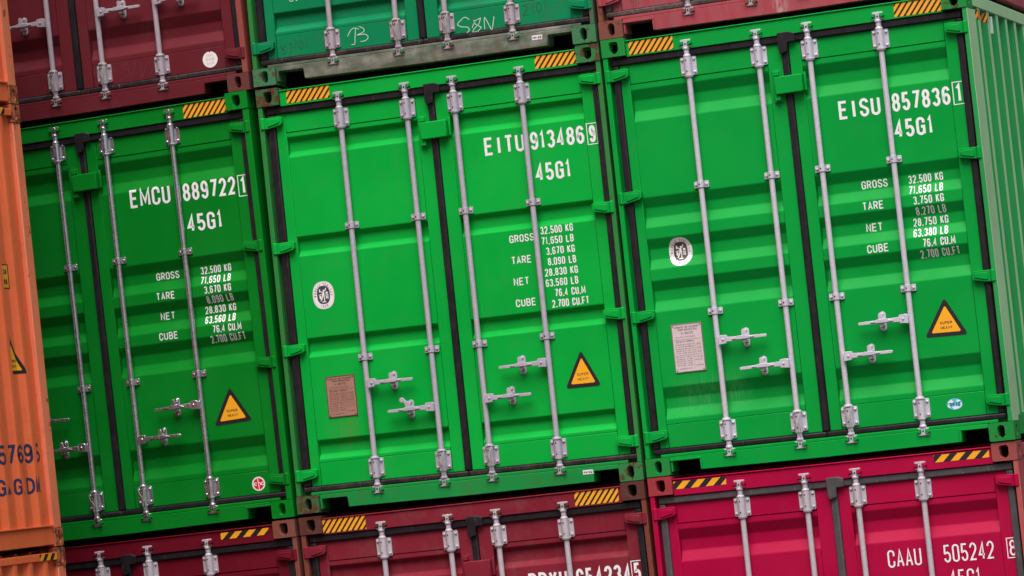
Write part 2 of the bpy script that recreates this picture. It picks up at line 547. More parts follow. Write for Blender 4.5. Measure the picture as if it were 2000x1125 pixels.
def casting_mesh(m, top, right):
    mb = MB()
    w, d, h = 0.162, 0.178, 0.118
    n = 40
    def loops(cx, cz, ww, hh, hw, hv, p):
        outer, inner = [], []
        angs = sorted([2 * math.pi * (i + .5) / n for i in range(n)] + [math.atan2((1 if b else 0) * hh - cz, (1 if a else 0) * ww - cx) % (2 * math.pi) for a in (0, 1) for b in (0, 1)])
        for a in angs:
            ca, sa = math.cos(a), math.sin(a)
            t = min([((ww if ca > 0 else 0) - cx) / ca if abs(ca) > 1e-9 else 9, ((hh if sa > 0 else 0) - cz) / sa if abs(sa) > 1e-9 else 9])
            outer.append((cx + ca * t, cz + sa * t))
            if p == 'stadium':
                best = None
                # stadium: vertical, half width hw, half height hv
                tt = 0.0
                for k in range(200):
                    tt = k * 0.0004
                    x, z = ca * tt, sa * tt
                    dz = max(abs(z) - (hv - hw), 0)
                    if math.hypot(x, dz) >= hw: break
            else:
                for k in range(200):
                    tt = k * 0.0004
                    x, z = ca * tt, sa * tt
                    if z < 0:
                        dz = max(-z - (hv - hw), 0)
                        if math.hypot(x, dz) >= hw: break
                    else:
                        if abs(x / hw) ** 5 + abs(z / hv) ** 5 >= 1: break
            inner.append((cx + ca * tt, cz + sa * tt))
        return outer, inner
    cx = 0.084 if not right else w - 0.084
    if top: o, i = loops(cx, 0.058, w, h, 0.031, 0.040, 'flat')
    else: o, i = loops(cx, 0.060, w, h, 0.024, 0.041, 'stadium')
    mb.ring(o, i, lambda p, k: (p[0], k, p[1]), 0.100)
    # outer side face with its own hole
    o, i = loops(0.090, 0.060, d, h, 0.026, 0.038, 'stadium')
    xs = w if right else 0.0
    sg = -1 if right else 1
    mb.ring(o, i, lambda p, k: (xs + sg * k, p[0], p[1]), 0.052)
    xi = 0.0 if right else w
    mb.add([(xi, 0, 0), (xi, d, 0), (xi, d, h), (xi, 0, h)], [(0, 1, 2, 3)])
    mb.add([(0, d, 0), (w, d, 0), (w, d, h), (0, d, h)], [(0, 1, 2, 3)])
    mb.add([(0, 0, 0), (w, 0, 0), (w, d, 0), (0, d, 0)], [(0, 1, 2, 3)])
    mb.add([(0, 0, h), (w, 0, h), (w, d, h), (0, d, h)], [(0, 1, 2, 3)])
    me = mb.mesh('corner_casting', [m, MAT['hole']], recalc=False)
    bm = bmesh.new(); bm.from_mesh(me)
    bmesh.ops.remove_doubles(bm, verts=bm.verts, dist=1e-5)
    # round the upright outer front edge and the outer edges a little
    es = [e for e in bm.edges if len(e.link_faces) == 2 and e.calc_face_angle(0) > 1.2 and all(
        sum((abs(v.co.x - a) < 1e-5) for a in (0, w)) + sum((abs(v.co.y - a) < 1e-5) for a in (0, d)) + sum((abs(v.co.z - a) < 1e-5) for a in (0, h)) >= 2 for v in e.verts)]
    try:
        bmesh.ops.bevel(bm, geom=es, offset=0.009, segments=3, profile=0.5, affect='EDGES', clamp_overlap=True)
    except Exception: pass
    bmesh.ops.recalc_face_normals(bm, faces=bm.faces)
    bm.to_mesh(me); bm.free()
    return me

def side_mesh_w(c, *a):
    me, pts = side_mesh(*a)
    if c.get('sheen'):
        me.materials.append(c['sheen'])  # rib crests get a paler green, sky reflection put into the colour
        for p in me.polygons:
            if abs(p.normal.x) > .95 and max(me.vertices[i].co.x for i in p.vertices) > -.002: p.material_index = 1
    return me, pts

def paint_sheen(me, m, lim=.95):
    """outermost faces (facing +-x) coloured pale in place of grazing sky reflection"""
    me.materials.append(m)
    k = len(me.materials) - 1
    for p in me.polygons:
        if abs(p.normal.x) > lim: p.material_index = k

def side_mesh(m, h0, h1, y0, y1, first, pitch, crest, sl, flat_, depth):
    """corrugated wall along y standing at x = 0 (outer crest), grooves towards -x"""
    pts = [(y0, -depth)]
    y = first
    while y + crest + 2 * sl + flat_ < y1:
        pts += [(y - sl, -depth), (y, 0), (y + crest, 0), (y + crest + sl, -depth)]
        y += pitch
    pts.append((y1, -depth))
    P = fillet(pts, 0.008, 2)
    mb = MB()
    n = len(P)
    mb.add([(p[1], p[0], h0) for p in P] + [(p[1], p[0], h1) for p in P], [(i, i + 1, n + i + 1, n + i) for i in range(n - 1)])
    return mb.mesh('side_wall', [m], recalc=False), pts

def bracket_mesh(m, flare):
    mb = MB()
    yb = 0.026
    # rounded plate
    pl = []
    for cx, cz, a0 in ((.044, .052, 0), (-.044, .052, 90), (-.044, -.052, 180), (.044, -.052, 270)):
        pl += arc(cx, cz, .010, .010, a0, a0 + 90, 4)
    mb.prism(pl, 0.040, 0.050)
    mb.lathe([(.0245, -.060), (.0245, .060)], 0, yb, 24)
    mb.box(-.0245, .0245, yb, .042, -.058, .058)
    mb.lathe([(.030, -flare * .060), (.030, -flare * .0665), (.026, -flare * .076)], 0, yb, 24)
    for sx in (-1, 1):
        for sz in (-1, 1):
            mb.lathe([(.0105, .040), (.0105, .036), (.008, .032), (.003, .030)], sx * .0405, sz * .043, 10, 'y')
    for sz in (-1, 1):
        mb.lathe([(.0052, yb - .010), (.0052, yb - .0256)], -.004, sz * .036, 10, 'y', mi=1)
    return mb.mesh('bracket', [m, MAT['hole']])

def guide_mesh(m):
    mb = MB()
    yb = 0.026
    pl = []
    for cx, cz, a0 in ((.044, .016, 0), (-.044, .016, 90), (-.044, -.016, 180), (.044, -.016, 270)):
        pl += arc(cx, cz, .006, .006, a0, a0 + 90, 3)
    mb.prism(pl, 0.040, 0.050)
    mb.lathe([(.0235, -.021), (.0235, .021)], 0, yb, 20)
    mb.box(-.0235, .0235, yb, .042, -.021, .021)
    for sx in (-1, 1):
        mb.lathe([(.010, .040), (.010, .036), (.006, .031)], sx * .036, 0, 10, 'y')
    mb.lathe([(.0052, yb - .010), (.0052, yb - .0245)], -.004, 0, 10, 'y', mi=1)
    return mb.mesh('guide', [m, MAT['hole']])

def cam_mesh(m, s):
    """locking cam; s = +1 at the top, -1 at the bottom; starts at z = 0 at the bracket end"""
    mb = MB()
    yb = 0.026
    def L(pr): mb.lathe([(r, s * t) for r, t in pr], 0, yb, 20)
    L([(.0255, .0), (.0255, .008), (.0175, .018), (.0175, .044), (.023, .050), (.023, .060), (.017, .066)])
    mb.box(-.012, .012, yb - .016, yb + .018, s * .060, s * .112)
    mb.prism([(-.036, s * .103), (-.030, s * .114), (.034, s * .114), (.040, s * .105), (.014, s * .100), (-.014, s * .099)], yb - .014, yb + .022)
    mb.prism([(-.036, s * .064), (-.036, s * .071), (-.010, s * .078), (.012, s * .076), (.037, s * .073), (.037, s * .065), (.0, s * .060)], yb - .010, yb + .022)
    mb.lathe([(.006, yb - .015), (.006, yb - .019)], 0, s * .084, 8, 'y', mi=1)
    return mb.mesh('cam', [m, MAT['hole']])

def keeper_mesh(m, s):
    mb = MB()
    mb.prism([(.016, s * .075), (.040, s * .078), (.046, s * .092), (.030, s * .104), (.016, s * .098)], -.004, .060)
    mb.prism([(-.016, s * .078), (-.034, s * .080), (-.040, s * .090), (-.032, s * .098), (-.016, s * .098)], .0, .060)
    return mb.mesh('cam_keeper', [m])

def handle_mesh(m, s):
    """handle; s = +1 points to +x from its bar"""
    mb = MB()
    pr = lambda pts, a, b: mb.prism([(s * x, z) for x, z in pts], a, b)
    pr([(.012, .020), (.024, .030), (.066, .028), (.070, .022), (.070, -.026), (.012, -.032)], -.010, .022)
    mb.lathe([(.009, -.009), (.009, -.013), (.005, -.016)], s * .045, .0, 10, 'y')
    pr([(.066, .015), (.150, .011), (.225, .009), (.330, .007), (.338, .002), (.336, -.012), (.225, -.013), (.150, -.015), (.066, -.017)], -.016, .004)
    # pressed grip flange in the middle of the arm
    pr([(.105, -.004), (.150, .014), (.210, .013), (.258, -.001), (.215, -.010), (.150, -.011)], -.026, -.014)
    return mb.mesh('handle', [m])

def hasp_mesh(m, s, opened):
    mb = MB()
    pl = arc(0, .042, .021, .021, 0, 180, 8) + arc(0, -.042, .021, .021, 180, 360, 8)
    mb.prism(pl, .044, .052)
    for z in (-.046, .046):
        mb.lathe([(.0105, .044), (.0105, .039), (.006, .035)], 0, z, 10, 'y')
    mb.box(-.013, .013, -.010, .045, -.034, -.016)
    mb.box(-.016, .016, .004, .045, .012, .020)
    if opened:
        mb.prism([(-.020, .004), (.020, .004), (.020, .040), (.012, .050), (-.012, .056), (-.022, .070), (-.034, .082), (-.052, .078), (-.058, .062), (-.046, .046), (-.030, .048), (-.020, .034)], -.022, -.012)
    else:
        mb.prism([(-.017, -.010), (-.024, .002), (-.012, .020), (-.012, .048), (0, .056), (.012, .048), (.018, .020), (.022, .004), (.010, -.014)], -.024, -.016)
    return mb.mesh('handle_hasp', [m])

def hinge_mesh(m, s):
    """hinge of the left side (s = +1) or mirrored (s = -1); x measured from the container's edge"""
    mb = MB()
    pr = lambda pts, a, b: mb.prism([(s * x, z) for x, z in pts], a, b)
    pr([(.024, .037), (.140, .040), (.163, .034), (.163, -.008), (.150, -.020), (.070, -.036), (.024, -.037)], .012, .048)
    pr([(.060, .024), (.130, .026), (.148, .020), (.146, -.004), (.075, -.022), (.060, -.022)], .006, .013)
    mb.lathe([(.012, -.040), (.0185, -.037), (.0185, .037), (.012, .040)], s * .026, .014, 16)
    return mb.mesh('hinge', [m])

def post_mesh(m, s, h, wd=.034):
    mb = MB()
    a = lambda x0, x1, y0, y1: mb.box(s * x0, s * x1, y0, y1, .118, h - .118)
    a(.002, wd, .006, .060)
    a(.002, .010, .060, .250)
    a(.011, .100, .075, .250)
    return mb.mesh('corner_post', [m])

def tape(sheet, x0, x1, z0, z1, style, phase=0.0):
    sheet.poly([(x0, z0), (x1, z0), (x1, z1), (x0, z1)], 0, 0)
    h = z1 - z0
    if style == 'fine': pitch, wd, lean = .0405, .024, h * .78
    else: pitch, wd, lean = .1010, .052, h * 1.05
    u = x0 - lean - pitch + phase
    while u < x1:
        q = [(u, z0), (u + wd, z0), (u + wd + lean, z1), (u + lean, z1)]
        # clip to x0..x1
        out = q
        for lim, sg in ((x0, 1), (x1, -1)):
            res = []
            for i in range(len(out)):
                a, b = out[i], out[(i + 1) % len(out)]
                ia, ib = sg * (a[0] - lim) >= 0, sg * (b[0] - lim) >= 0
                if ia: res.append(a)
                if ia != ib:
                    t = (lim - a[0]) / (b[0] - a[0])
                    res.append((lim, a[1] + t * (b[1] - a[1])))
            out = res
            if len(out) < 3: break
        if len(out) >= 3: sheet.poly(out, 2, 1)
        u += pitch

def container(cfg):
    c = cfg
    dx = c.get('dx', 0.0) - W / 2
    root = thing('shipping_container', c['label'], 'container', (0, 0, 0), 'stacked shipping containers')
    x, y, z, roll, yaw, sh = c['pose']
    M = Matrix.Translation((W / 2 + x, y, z)) @ Matrix.Rotation(roll, 4, 'Y') @ Matrix.Rotation(yaw, 4, 'Z')
    root.location = M.to_translation()
    root.rotation_euler = M.to_euler()
    root.scale = (1, 1, sh)
    pm, cm, om = c['paint'], c['casting'], c['post']
    sm, hm = c.get('sillmat', pm), c.get('headmat', pm)
    zn = c['metal']
    rb, rb2 = c['rubber'], c.get('rubber_low', c['rubber'])
    k = c['key']
    # castings
    for top in (0, 1):
        for right in (0, 1):
            mt = cm[top * 2 + right]
            me = cached(('cast', mt.name, top, right), lambda: casting_mesh(mt, top, right))
            link('corner_casting', me, root, ((W / 2 - .162) if right else -W / 2, 0, (H - .118) if top else 0))
            o = link('corner_casting', me, root, ((W / 2 - .162) if right else -W / 2, LEN - .178, (H - .118) if top else 0))
    # posts
    for s in (1, -1):
        mt = om[0 if s == 1 else 1]
        me = cached(('post', mt.name, s), lambda: post_mesh(mt, s, H, c.get('post_w', .034)))
        if c.get('sheen') and s == -1 and len(me.materials) == 1: paint_sheen(me, c['sheen'])
        link('corner_post', me, root, (-s * W / 2, 0, 0), bevel=.008, seg=3)
        mb = MB(); mb.box(-s * W / 2 + s * .002, -s * W / 2 + s * .10, LEN - .12, LEN - .006, .118, H - .118)
        link('corner_post', mb.mesh('corner_post', [mt]), root)
    X = lambda v: v - W / 2
    # header
    mb = MB()
    mb.box(X(.163), X(2.275), .020, .110, 2.766, 2.866)
    mb.box(X(.163), X(2.275), .012, .060, 2.867, 2.876)
    mb.box(X(.102), X(2.336), .058, .110, 2.700, 2.765)
    hd = link('header', mb.mesh('header', [hm]), root, bevel=.003)
    # sill with fork pockets
    mb = MB()
    pts = [(.164, .117), (.164, .020), (.178, .020), (.178, .083), (.186, .088), (.352, .088), (.360, .083), (.366, .018), (1.2, .012),
           (2.094, .018), (2.100, .083), (2.108, .088), (2.268, .088), (2.274, .083), (2.274, .117)]
    mb.prism([(X(a), b) for a, b in pts], .020, .160)
    mb.box(X(.102), X(2.336), .024, .160, .118, .138)
    sl = link('sill', mb.mesh('sill', [sm]), root, bevel=.004)
    if c.get('rims'):
        for a, b, e0, e1 in ((.160, .378, .366, .378), (2.082, 2.276, 2.082, 2.094)):
            mb = MB()
            mb.box(X(a), X(b), .012, .0195, .090, .102)
            mb.box(X(e0), X(e1), .012, .0195, .020, .0895)
            link('pocket_rim', mb.mesh('pocket_rim', [sm]), sl, bevel=.002)
    # body
    for s in (1, -1):
        key = ('side', pm.name, c.get('side_first', .338))
        me, _ = cached(key, lambda: side_mesh_w(c, c.get('sidemat', pm), .165, 2.80, .20, LEN - .15, c.get('side_first', .338), .290, .072, .070, .070, .036))
        o = link('side_wall', me, root, (s * (W / 2 - .006), 0, 0))
        if s == -1:
            me2 = cached(('sideL',) + key, lambda: mirror_x(me))
            o.data = me2
        mb = MB()
        mb.box(s * (W / 2 - .060), s * (W / 2 - .001), .179, LEN - .179, 2.800, 2.880)
        link('top_rail', mb.mesh('top_rail', [c.get('sheen', c.get('sidemat', pm))]), root, bevel=.004)  # rails of the right container share the painted sky sheen
        mb = MB()
        mb.box(s * (W / 2 - .055), s * (W / 2 - .002), .179, LEN - .179, .030, .160)
        link('bottom_rail', mb.mesh('bottom_rail', [c.get('railmat', pm)]), root, bevel=.004)
    mb = MB(); mb.box(X(.06), X(2.378), .062, LEN - .07, 2.864, 2.868)
    mb.box(X(.10), X(2.338), .30, LEN - .30, 2.869, c.get('roof_z', 2.8945))
    link('roof', mb.mesh('roof', [pm]), root)
    mb = MB(); mb.box(X(.06), X(2.378), .30, LEN - .10, c.get('floor_z', .001), .150)
    link('floor', mb.mesh('floor', [MAT['hole']]), root)
    mb = MB()
    for i in range(11):
        mb.box(X(.10 + i * .2035), X(.10 + i * .2035 + .12), LEN - .07, LEN - .012, .16, 2.80)
    mb.box(X(.10), X(2.338), LEN - .09, LEN - .069, .15, 2.81)
    link('end_wall', mb.mesh('end_wall', [pm]), root, bevel=.01)
    # doors
    D = lambda v: v + dx + (c.get('dxl', 0.0) if .09 < v < 1.36 else 0.0)
    P = fillet(PROF_WIDE if c['skin'] == 'wide' else PROF_SHARP, .006, 2)
    pf0 = prof_fn(P)
    stiles = ((.156, 1.094), (1.320, 2.266)) if c['skin'] == 'wide' else ((.164, 1.106), (1.338, 2.266))
    def pf(xx, zq):
        for a_, b_ in stiles:
            if D(a_) + .0012 < xx < D(b_) - .0012: return pf0(zq)
        return .050
    br = [p[0] for p in P]
    ztop, zbot = 2.716, .177
    doors = []
    for di, (xa, xb, pa, pb) in enumerate(((.096, 1.192, .156, 1.094), (1.243, 2.344, 1.320, 2.266))):
        if c['skin'] == 'sharp':
            pa, pb = (.164, 1.106) if di == 0 else (1.338, 2.266)
        mb = MB()
        mb.box(D(xa), D(pa), .050, .120, zbot, ztop)
        mb.box(D(pb), D(xb), .050, .120, zbot, ztop)
        mb.box(D(pa) + .0018, D(pb) - .0018, .050, .120, 2.5865, ztop)
        mb.box(D(pa) + .0018, D(pb) - .0018, .050, .120, zbot, .3295)
        mb.box(D(pa) - .01, D(pb) + .01, .122, .140, .20, 2.70)
        d = link('door', mb.mesh('door', [c.get('doormat', pm)]), root, bevel=.0035)
        doors.append(d)
        mb = MB()
        n = len(P)
        mb.add([(D(pa) + .0016, p[1], p[0]) for p in P] + [(D(pb) - .0016, p[1], p[0]) for p in P], [(i, i + 1, n + i + 1, n + i) for i in range(n - 1)])
        me = mb.mesh('door_panel', [c.get('doormat', pm)], recalc=False)
        for p_ in me.polygons: p_.use_smooth = False
        link('door_panel', me, d)
        # flat lap strip along the inner side of the skin
        mb = MB()
        # gaskets
        xl, xr = (.049, 1.2405) if di == 0 else (1.1945, 2.391)
        mb.box(X(.049) if di == 0 else D(1.1945), D(xa) - .001 if di == 0 else D(1.2415), .034, .085, zbot - .001, ztop)
        if di == 1: mb.box(D(xb) + .001, D(xb) + .046, .034, .085, zbot - .001, ztop)
        ga = link('door_gasket', mb.mesh('door_gasket', [rb]), d, bevel=.010, seg=3)
        mb = MB()
        t0, t1 = (.049, 1.2185) if di == 0 else (1.2187, 2.391)
        mb.box(X(t0) if di == 0 else D(t0), D(t1), .030, .060, ztop + .001, 2.7645)
        link('door_gasket', mb.mesh('door_gasket', [rb]), d, bevel=.010, seg=3)
        mb = MB()
        mb.box(X(t0) if di == 0 else D(t0), D(t1), .030, .085, .139, zbot - .002)
        link('door_gasket', mb.mesh('door_gasket', [rb2]), d, bevel=.010, seg=3)
        if di == 1:
            mb = MB()
            mb.prism([(D(a), b) for a, b in [(1.183, 2.782), (1.262, 2.784), (1.297, 2.770), (1.297, 2.716), (1.248, 2.714), (1.243, 2.690), (1.243, 2.655), (1.194, 2.640), (1.184, 2.668)]], .012, .029)
            link('gasket_flap', mb.mesh('gasket_flap', [rb]), d, bevel=.005)
        # hinges
        s = 1 if di == 0 else -1
        for hz in c['hinges']:
            me = cached(('hinge', c['hingemat'].name, s), lambda: hinge_mesh(c['hingemat'], s))
            link('hinge', me, d, (-s * W / 2, 0, hz + random.uniform(-.004, .004)), bevel=.003)
    # lock box
    if c.get('lockbox', True):
        mb = MB()
        zl = c.get('lock_z', 0.0)
        mb.prism([(D(a), b + zl) for a, b in [(1.134, 2.498), (1.322, 2.500), (1.322, 2.384), (1.138, 2.382)]], -.006, .046)
        mb.box(D(1.323), D(1.342), .030, .049, 2.388 + zl, 2.512 + zl)
        lb = link('lock_box', mb.mesh('lock_box', [c.get('doormat', pm)]), doors[0], bevel=.007, seg=3)
        mb = MB()
        mb.box(D(1.116), D(1.172), .038, .049, 2.333 + zl, 2.546 + zl)
        mb.box(D(1.130), D(1.166), .012, .037, 2.506 + zl, 2.536 + zl)
        mb.box(D(1.128), D(1.164), .012, .037, 2.344 + zl, 2.376 + zl)
        link('lock_plate', mb.mesh('lock_plate', [c.get('doormat', pm)]), lb, bevel=.003)
    # locking bars
    yb = .026
    for bi, xb in enumerate(c['bars']):
        mb = MB()
        mb.lathe([(.0178, .20), (.0178, 2.66)], 0, yb, 20)
        bo = link('locking_bar', mb.mesh('locking_bar', [zn]), root, (X(xb), 0, 0))
        for nm, s, zc in (('bar_bracket', 1, c.get('br_top', 2.653)), ('bar_bracket', -1, c.get('br_bot', .258))):
            link(nm, cached(('br', zn.name, s), lambda: bracket_mesh(zn, s)), bo, (0, 0, zc), bevel=.0015, seg=1)
        for s, zc in ((1, c.get('br_top', 2.653) + .060), (-1, c.get('br_bot', .258) - .060)):
            co = link('locking_cam', cached(('cam', zn.name, s), lambda: cam_mesh(zn, s)), bo, (0, 0, zc), bevel=.0015, seg=1)
            link('cam_keeper', cached(('kp', c['keepmat'].name, s), lambda: keeper_mesh(c['keepmat'], s)), bo, (0, 0, zc), bevel=.003)
        for gz in c['guides']:
            link('bar_guide', cached(('gd', zn.name), lambda: guide_mesh(zn)), bo, (0, 0, gz), bevel=.0012, seg=1)
        for (hb, hz, s, op) in c['handles']:
            if hb != bi: continue
            link('handle', cached(('hd', zn.name, s), lambda: handle_mesh(zn, s)), bo, (0, 0, hz), bevel=.003)
            if op != 2: link('handle_hasp', cached(('hs', zn.name, s, op), lambda: hasp_mesh(zn, s, op)), bo, (s * .188, 0, hz), bevel=.002, seg=1)
        if bi in c.get('wires', ()):
            mb = MB()
            zc = c.get('br_bot', .258)
            j = random.uniform(-.004, .004)
            loop = [(.030, -.012, zc + .055), (.018, -.020, zc + .066), (-.012, -.020, zc + .060), (-.026, -.014, zc + .048), (-.010 + j, -.022, zc + .010), (.010, -.022, zc - .020), (.004, -.018, zc - .070),
                    (.016, -.016, zc - .110), (.022, -.018, zc - .060), (.016, -.024, zc + .0), (.024, -.020, zc + .040), (.030, -.012, zc + .055)]
            mb.tube(loop, .0032, 6)
            link('seal_wire', mb.mesh('seal_wire', [MAT['wire']]), bo)
    # header tape
    if c.get('tapes'):
        st, lst = c['tapes']
        for (a, b, z0, z1, ph) in lst:
            sh_ = Sheet(); tape(sh_, X(a), X(b), z0, z1, st, ph)
            sh_.build('hazard_tape', [MAT['black_vinyl'], MAT['tape_amber']], hd, prof=lambda p, q: .020, off=.0010, step=.0004)
    # lettering
    txt = c.get('text')
    if txt:
        sw = txt.get('sw', .0178)
        for nm, (t, a, b, z0, z1) in zip(('owner_code', 'serial_number', 'size_code'), txt['num']):
            S = Sheet()
            S.text(t, D0(a), D0(b), z0, z1, sw)
            S.build(nm, [MAT['white_paint']], doors[1], pf, br, xbreaks=(D(stiles[1][1]) - .0012,))
        S = Sheet()
        a, b, z0, z1, ch = txt['box']
        fr = .0055
        lines = [[(D0(a), z0), (D0(b), z0), (D0(b), z1), (D0(a), z1), (D0(a), z0)]]
        for l in lines: S.stroke(l, fr, 3)
        S.text(ch, D0(a) + (b - a) * .20, D0(b) - (b - a) * .18, z0 + .012, z1 - .012, sw)
        S.build('check_digit', [MAT['white_paint']], doors[1], pf, br, xbreaks=(D(stiles[1][1]) - .0012,))
        if txt.get('rows'):
            S = Sheet()
            for t, a, b, z0 in txt['rows']:
                S.text(t, D0(a), D0(b), z0, z0 + txt.get('rh', .051), txt.get('rs', .0074))
            S.build('weight_table', [MAT['white_paint']], doors[1], pf, br)
    for st in c.get('stickers', ()):
        kind = st[0]
        STICK[kind](doors, root, sl, pf, br, *st[1:])
    for (di, mt, strokes, wdt) in c.get('scrawl', ()):
        S = Sheet()
        for i, sk in enumerate(strokes): S.stroke([(D0(a), b) for a, b in smooth(sk)], wdt, i % 5)
        S.build('chalk_scrawl', [mt], doors[di], pf, br)
    return root, doors, sl

def D0(v): return v - W / 2

def mirror_x(me):
    m2 = me.copy()
    for v in m2.vertices: v.co.x = -v.co.x
    m2.flip_normals()
    return m2

# ------------------------------------------------------------------ stickers
def st_triangle(doors, root, sill, pf, br, apex, bl, brr, thin=False):
    S = Sheet()
    A, B, C = Vector(apex), Vector(bl), Vector(brr)
    G = (A + B + C) / 3
    def rounded(pts, r):
        out = []
        for i in range(3):
            a, b, c_ = pts[i - 1], pts[i], pts[(i + 1) % 3]
            d1, d2 = (a - b).normalized(), (c_ - b).normalized()
            p0, p2 = b + d1 * r, b + d2 * r
            for t in range(6):
                u = t / 5
                out.append(tuple((1 - u) ** 2 * p0 + 2 * u * (1 - u) * b + u * u * p2))
        return out
    T = [Vector((D0(p.x), p.y)) for p in (A, B, C)]
    g = (T[0] + T[1] + T[2]) / 3
    S.poly(rounded([g + (p - g) * 1.10 for p in T], .030), 0, 0)
    S.poly(rounded([g + (p - g) * .76 for p in T], .016), 2, 1)
    s = .0026 if thin else .0033
    S.text('SUPER', g.x - .038, g.x + .040, g.y - .004, g.y + .013, s, 2, 4)
    S.text('HEAVY', g.x - .036, g.x + .040, g.y - .036, g.y - .019, s, 2, 4)
    S.build('warning_sticker', [MAT['black_vinyl'], MAT['orange_sticker'], MAT['dark_print']], doors[1], pf, br)

def st_oval(doors, root, sill, pf, br, cx, cz, ru, rw, dark):
    S = Sheet()
    cx = D0(cx)
    S.disc(cx, cz, ru, rw, 0, 0, 48, 2.35)
    ring = []
    for i in range(49):
        a = 2 * math.pi * i / 48
        ca, sa = math.cos(a), math.sin(a)
        ring.append((cx + ru * .92 * math.copysign(abs(ca) ** (2 / 2.35), ca), cz + rw * .93 * math.copysign(abs(sa) ** (2 / 2.35), sa)))
    S.stroke(ring, .0022, 2, 2)
    S.disc(cx, cz + .002, ru * .60, rw * .66, 2, 1, 40, 2.6)
    # curved words
    def ctext(t, a0, a1, h, s, flip):
        n = len(t)
        for i, ch in enumerate(t):
            a = math.radians(a0 + (a1 - a0) * i / (n - 1))
            bx, bz = cx + ru * .765 * math.cos(a), cz + rw * .80 * math.sin(a)
            rot = a - math.pi / 2 if not flip else a + math.pi / 2
            for st in glyph(ch, h * .50, h):
                S.stroke([(bx + (x - h * .25) * math.cos(rot) - (y - h / 2) * math.sin(rot), bz + (x - h * .25) * math.sin(rot) + (y - h / 2) * math.cos(rot)) for x, y in st], s, 4 + i % 3, 1)
    ctext('BUREAU', 182, 112, .0135, .0022, False)
    ctext('VERITAS', 84, -2, .0135, .0022, False)
    ctext('1828', 248, 292, .0125, .0020, True)
    # standing figure with raised arms, shields and ground line in white
    k = rw
    def q(pts, m=0): S.poly([(cx + a * k, cz + b * k) for a, b in pts], 5, m)
    q([(-.08, .22), (.06, .25), (.08, .02), (-.02, -.03), (-.10, .03)])
    q([(-.04, .30), (.03, .24), (.10, .31), (.07, .40), (-.01, .40)])
    q([(.05, .22), (.22, .36), (.24, .50), (.16, .52), (.15, .40), (.02, .28)])
    q([(-.08, .20), (-.26, .26), (-.32, .20), (-.30, .46), (-.22, .44), (-.22, .30), (-.06, .26)])
    q([(-.10, .03), (.0, -.02), (-.08, -.24), (-.20, -.42), (-.27, -.40), (-.17, -.20)])
    q([(.0, -.02), (.08, .02), (.10, -.20), (.07, -.42), (.0, -.42), (.02, -.20)])
    q([(-.16, -.52), (.14, -.52), (.18, -.46), (.04, -.44), (-.12, -.45)])
    q([(-.36, .06), (-.12, .10), (-.12, .05), (-.36, .01)])
    q([(-.32, -.03), (-.18, .0), (-.18, -.26), (-.26, -.28), (-.32, -.2)])
    q([(.14, .03), (.38, .03), (.38, -.03), (.14, -.03)])
    q([(.18, -.06), (.26, -.06), (.26, -.26), (.18, -.26)])
    q([(.29, -.06), (.36, -.06), (.36, -.28), (.29, -.28)])
    q([(.18, .08), (.34, .08), (.36, .18), (.26, .26), (.17, .18)])
    S.build('inspection_sticker', [MAT['white_sticker'], dark, MAT['pink_print']], doors[0], pf, br)

def st_plate(doors, root, sill, pf, br, x0, x1, z0, z1, base, ink):
    a, b = D0(x0), D0(x1)
    mb = MB()
    y = CR
    mb.box(a, b, y - .004, y - .0005, z0, z1)
    pl = link('data_plate', mb.mesh('data_plate', [base]), doors[0])
    rm = MB()
    for u0, u1, v0, v1 in ((a - .004, b + .004, z0 - .004, z0 + .001), (a - .004, b + .004, z1 - .001, z1 + .004), (a - .004, a + .001, z0 + .0015, z1 - .0015), (b - .001, b + .004, z0 + .0015, z1 - .0015)):
        rm.box(u0, u1, y - .0055, y - .0003, v0, v1)
    for u in (a + .009, b - .009):
        for v in (z0 + .009, z1 - .009):
            rm.lathe([(.0045, y - .003), (.0045, y - .006), (.002, y - .0075)], u, v, 10, 'y')
    link('plate_rim', rm.mesh('plate_rim', [ink]), pl)
    S = Sheet()
    w, h = b - a, z1 - z0
    U = lambda u: a + u * w
    V = lambda v: z0 + v * h
    S.text('APPROVED FOR TRANSPORT', U(.08), U(.92), V(.915), V(.960), .0024)
    S.text('UNDER CUSTOMS SEAL', U(.20), U(.86), V(.862), V(.905), .0024)
    S.text('NL 1308 0733', U(.30), U(.70), V(.785), V(.835), .0022)
    rnd = random.Random(int(x0 * 1000))
    def scrib(u0, u1, v, hh=.028, s=.0017):
        u = u0
        while u < u1:
            L_ = rnd.uniform(.04, .12)
            t = ''.join(rnd.choice('EFHILNTO') for _ in range(max(2, int(L_ * 45))))
            S.text(t, U(u), U(min(u + L_, u1)), V(v), V(v + hh), s)
            u += L_ + .025
    scrib(.10, .75, .715)
    S.stroke([(U(.04), V(.675)), (U(.96), V(.675))], .0018)
    S.text('CSC SAFETY APPROVAL', U(.10), U(.72), V(.615), V(.655), .0022)
    for v in (.56, .515, .47, .425, .38): scrib(.07, .44, v, .024); scrib(.50, .74, v, .024)
    for v in (.54, .46, .38): S.text('A2', U(.80), U(.93), V(v), V(v + .05), .0024)
    for u in (.48, .77): S.stroke([(U(u), V(.36)), (U(u), V(.60))], .0014)
    S.stroke([(U(.04), V(.345)), (U(.96), V(.345))], .0018)
    for v in (.30, .255, .21, .165, .12): scrib(.06, .36, v, .022); scrib(.42, .60, v, .022)
    for v in (.28, .22, .10): scrib(.70, .95, v, .026)
    S.stroke([(U(.66), V(.05)), (U(.66), V(.345))], .0014)
    scrib(.06, .55, .05, .025)
    S.build('plate_text', [ink], pl, prof=lambda p, q: y - .004, off=.0006, step=.0001)

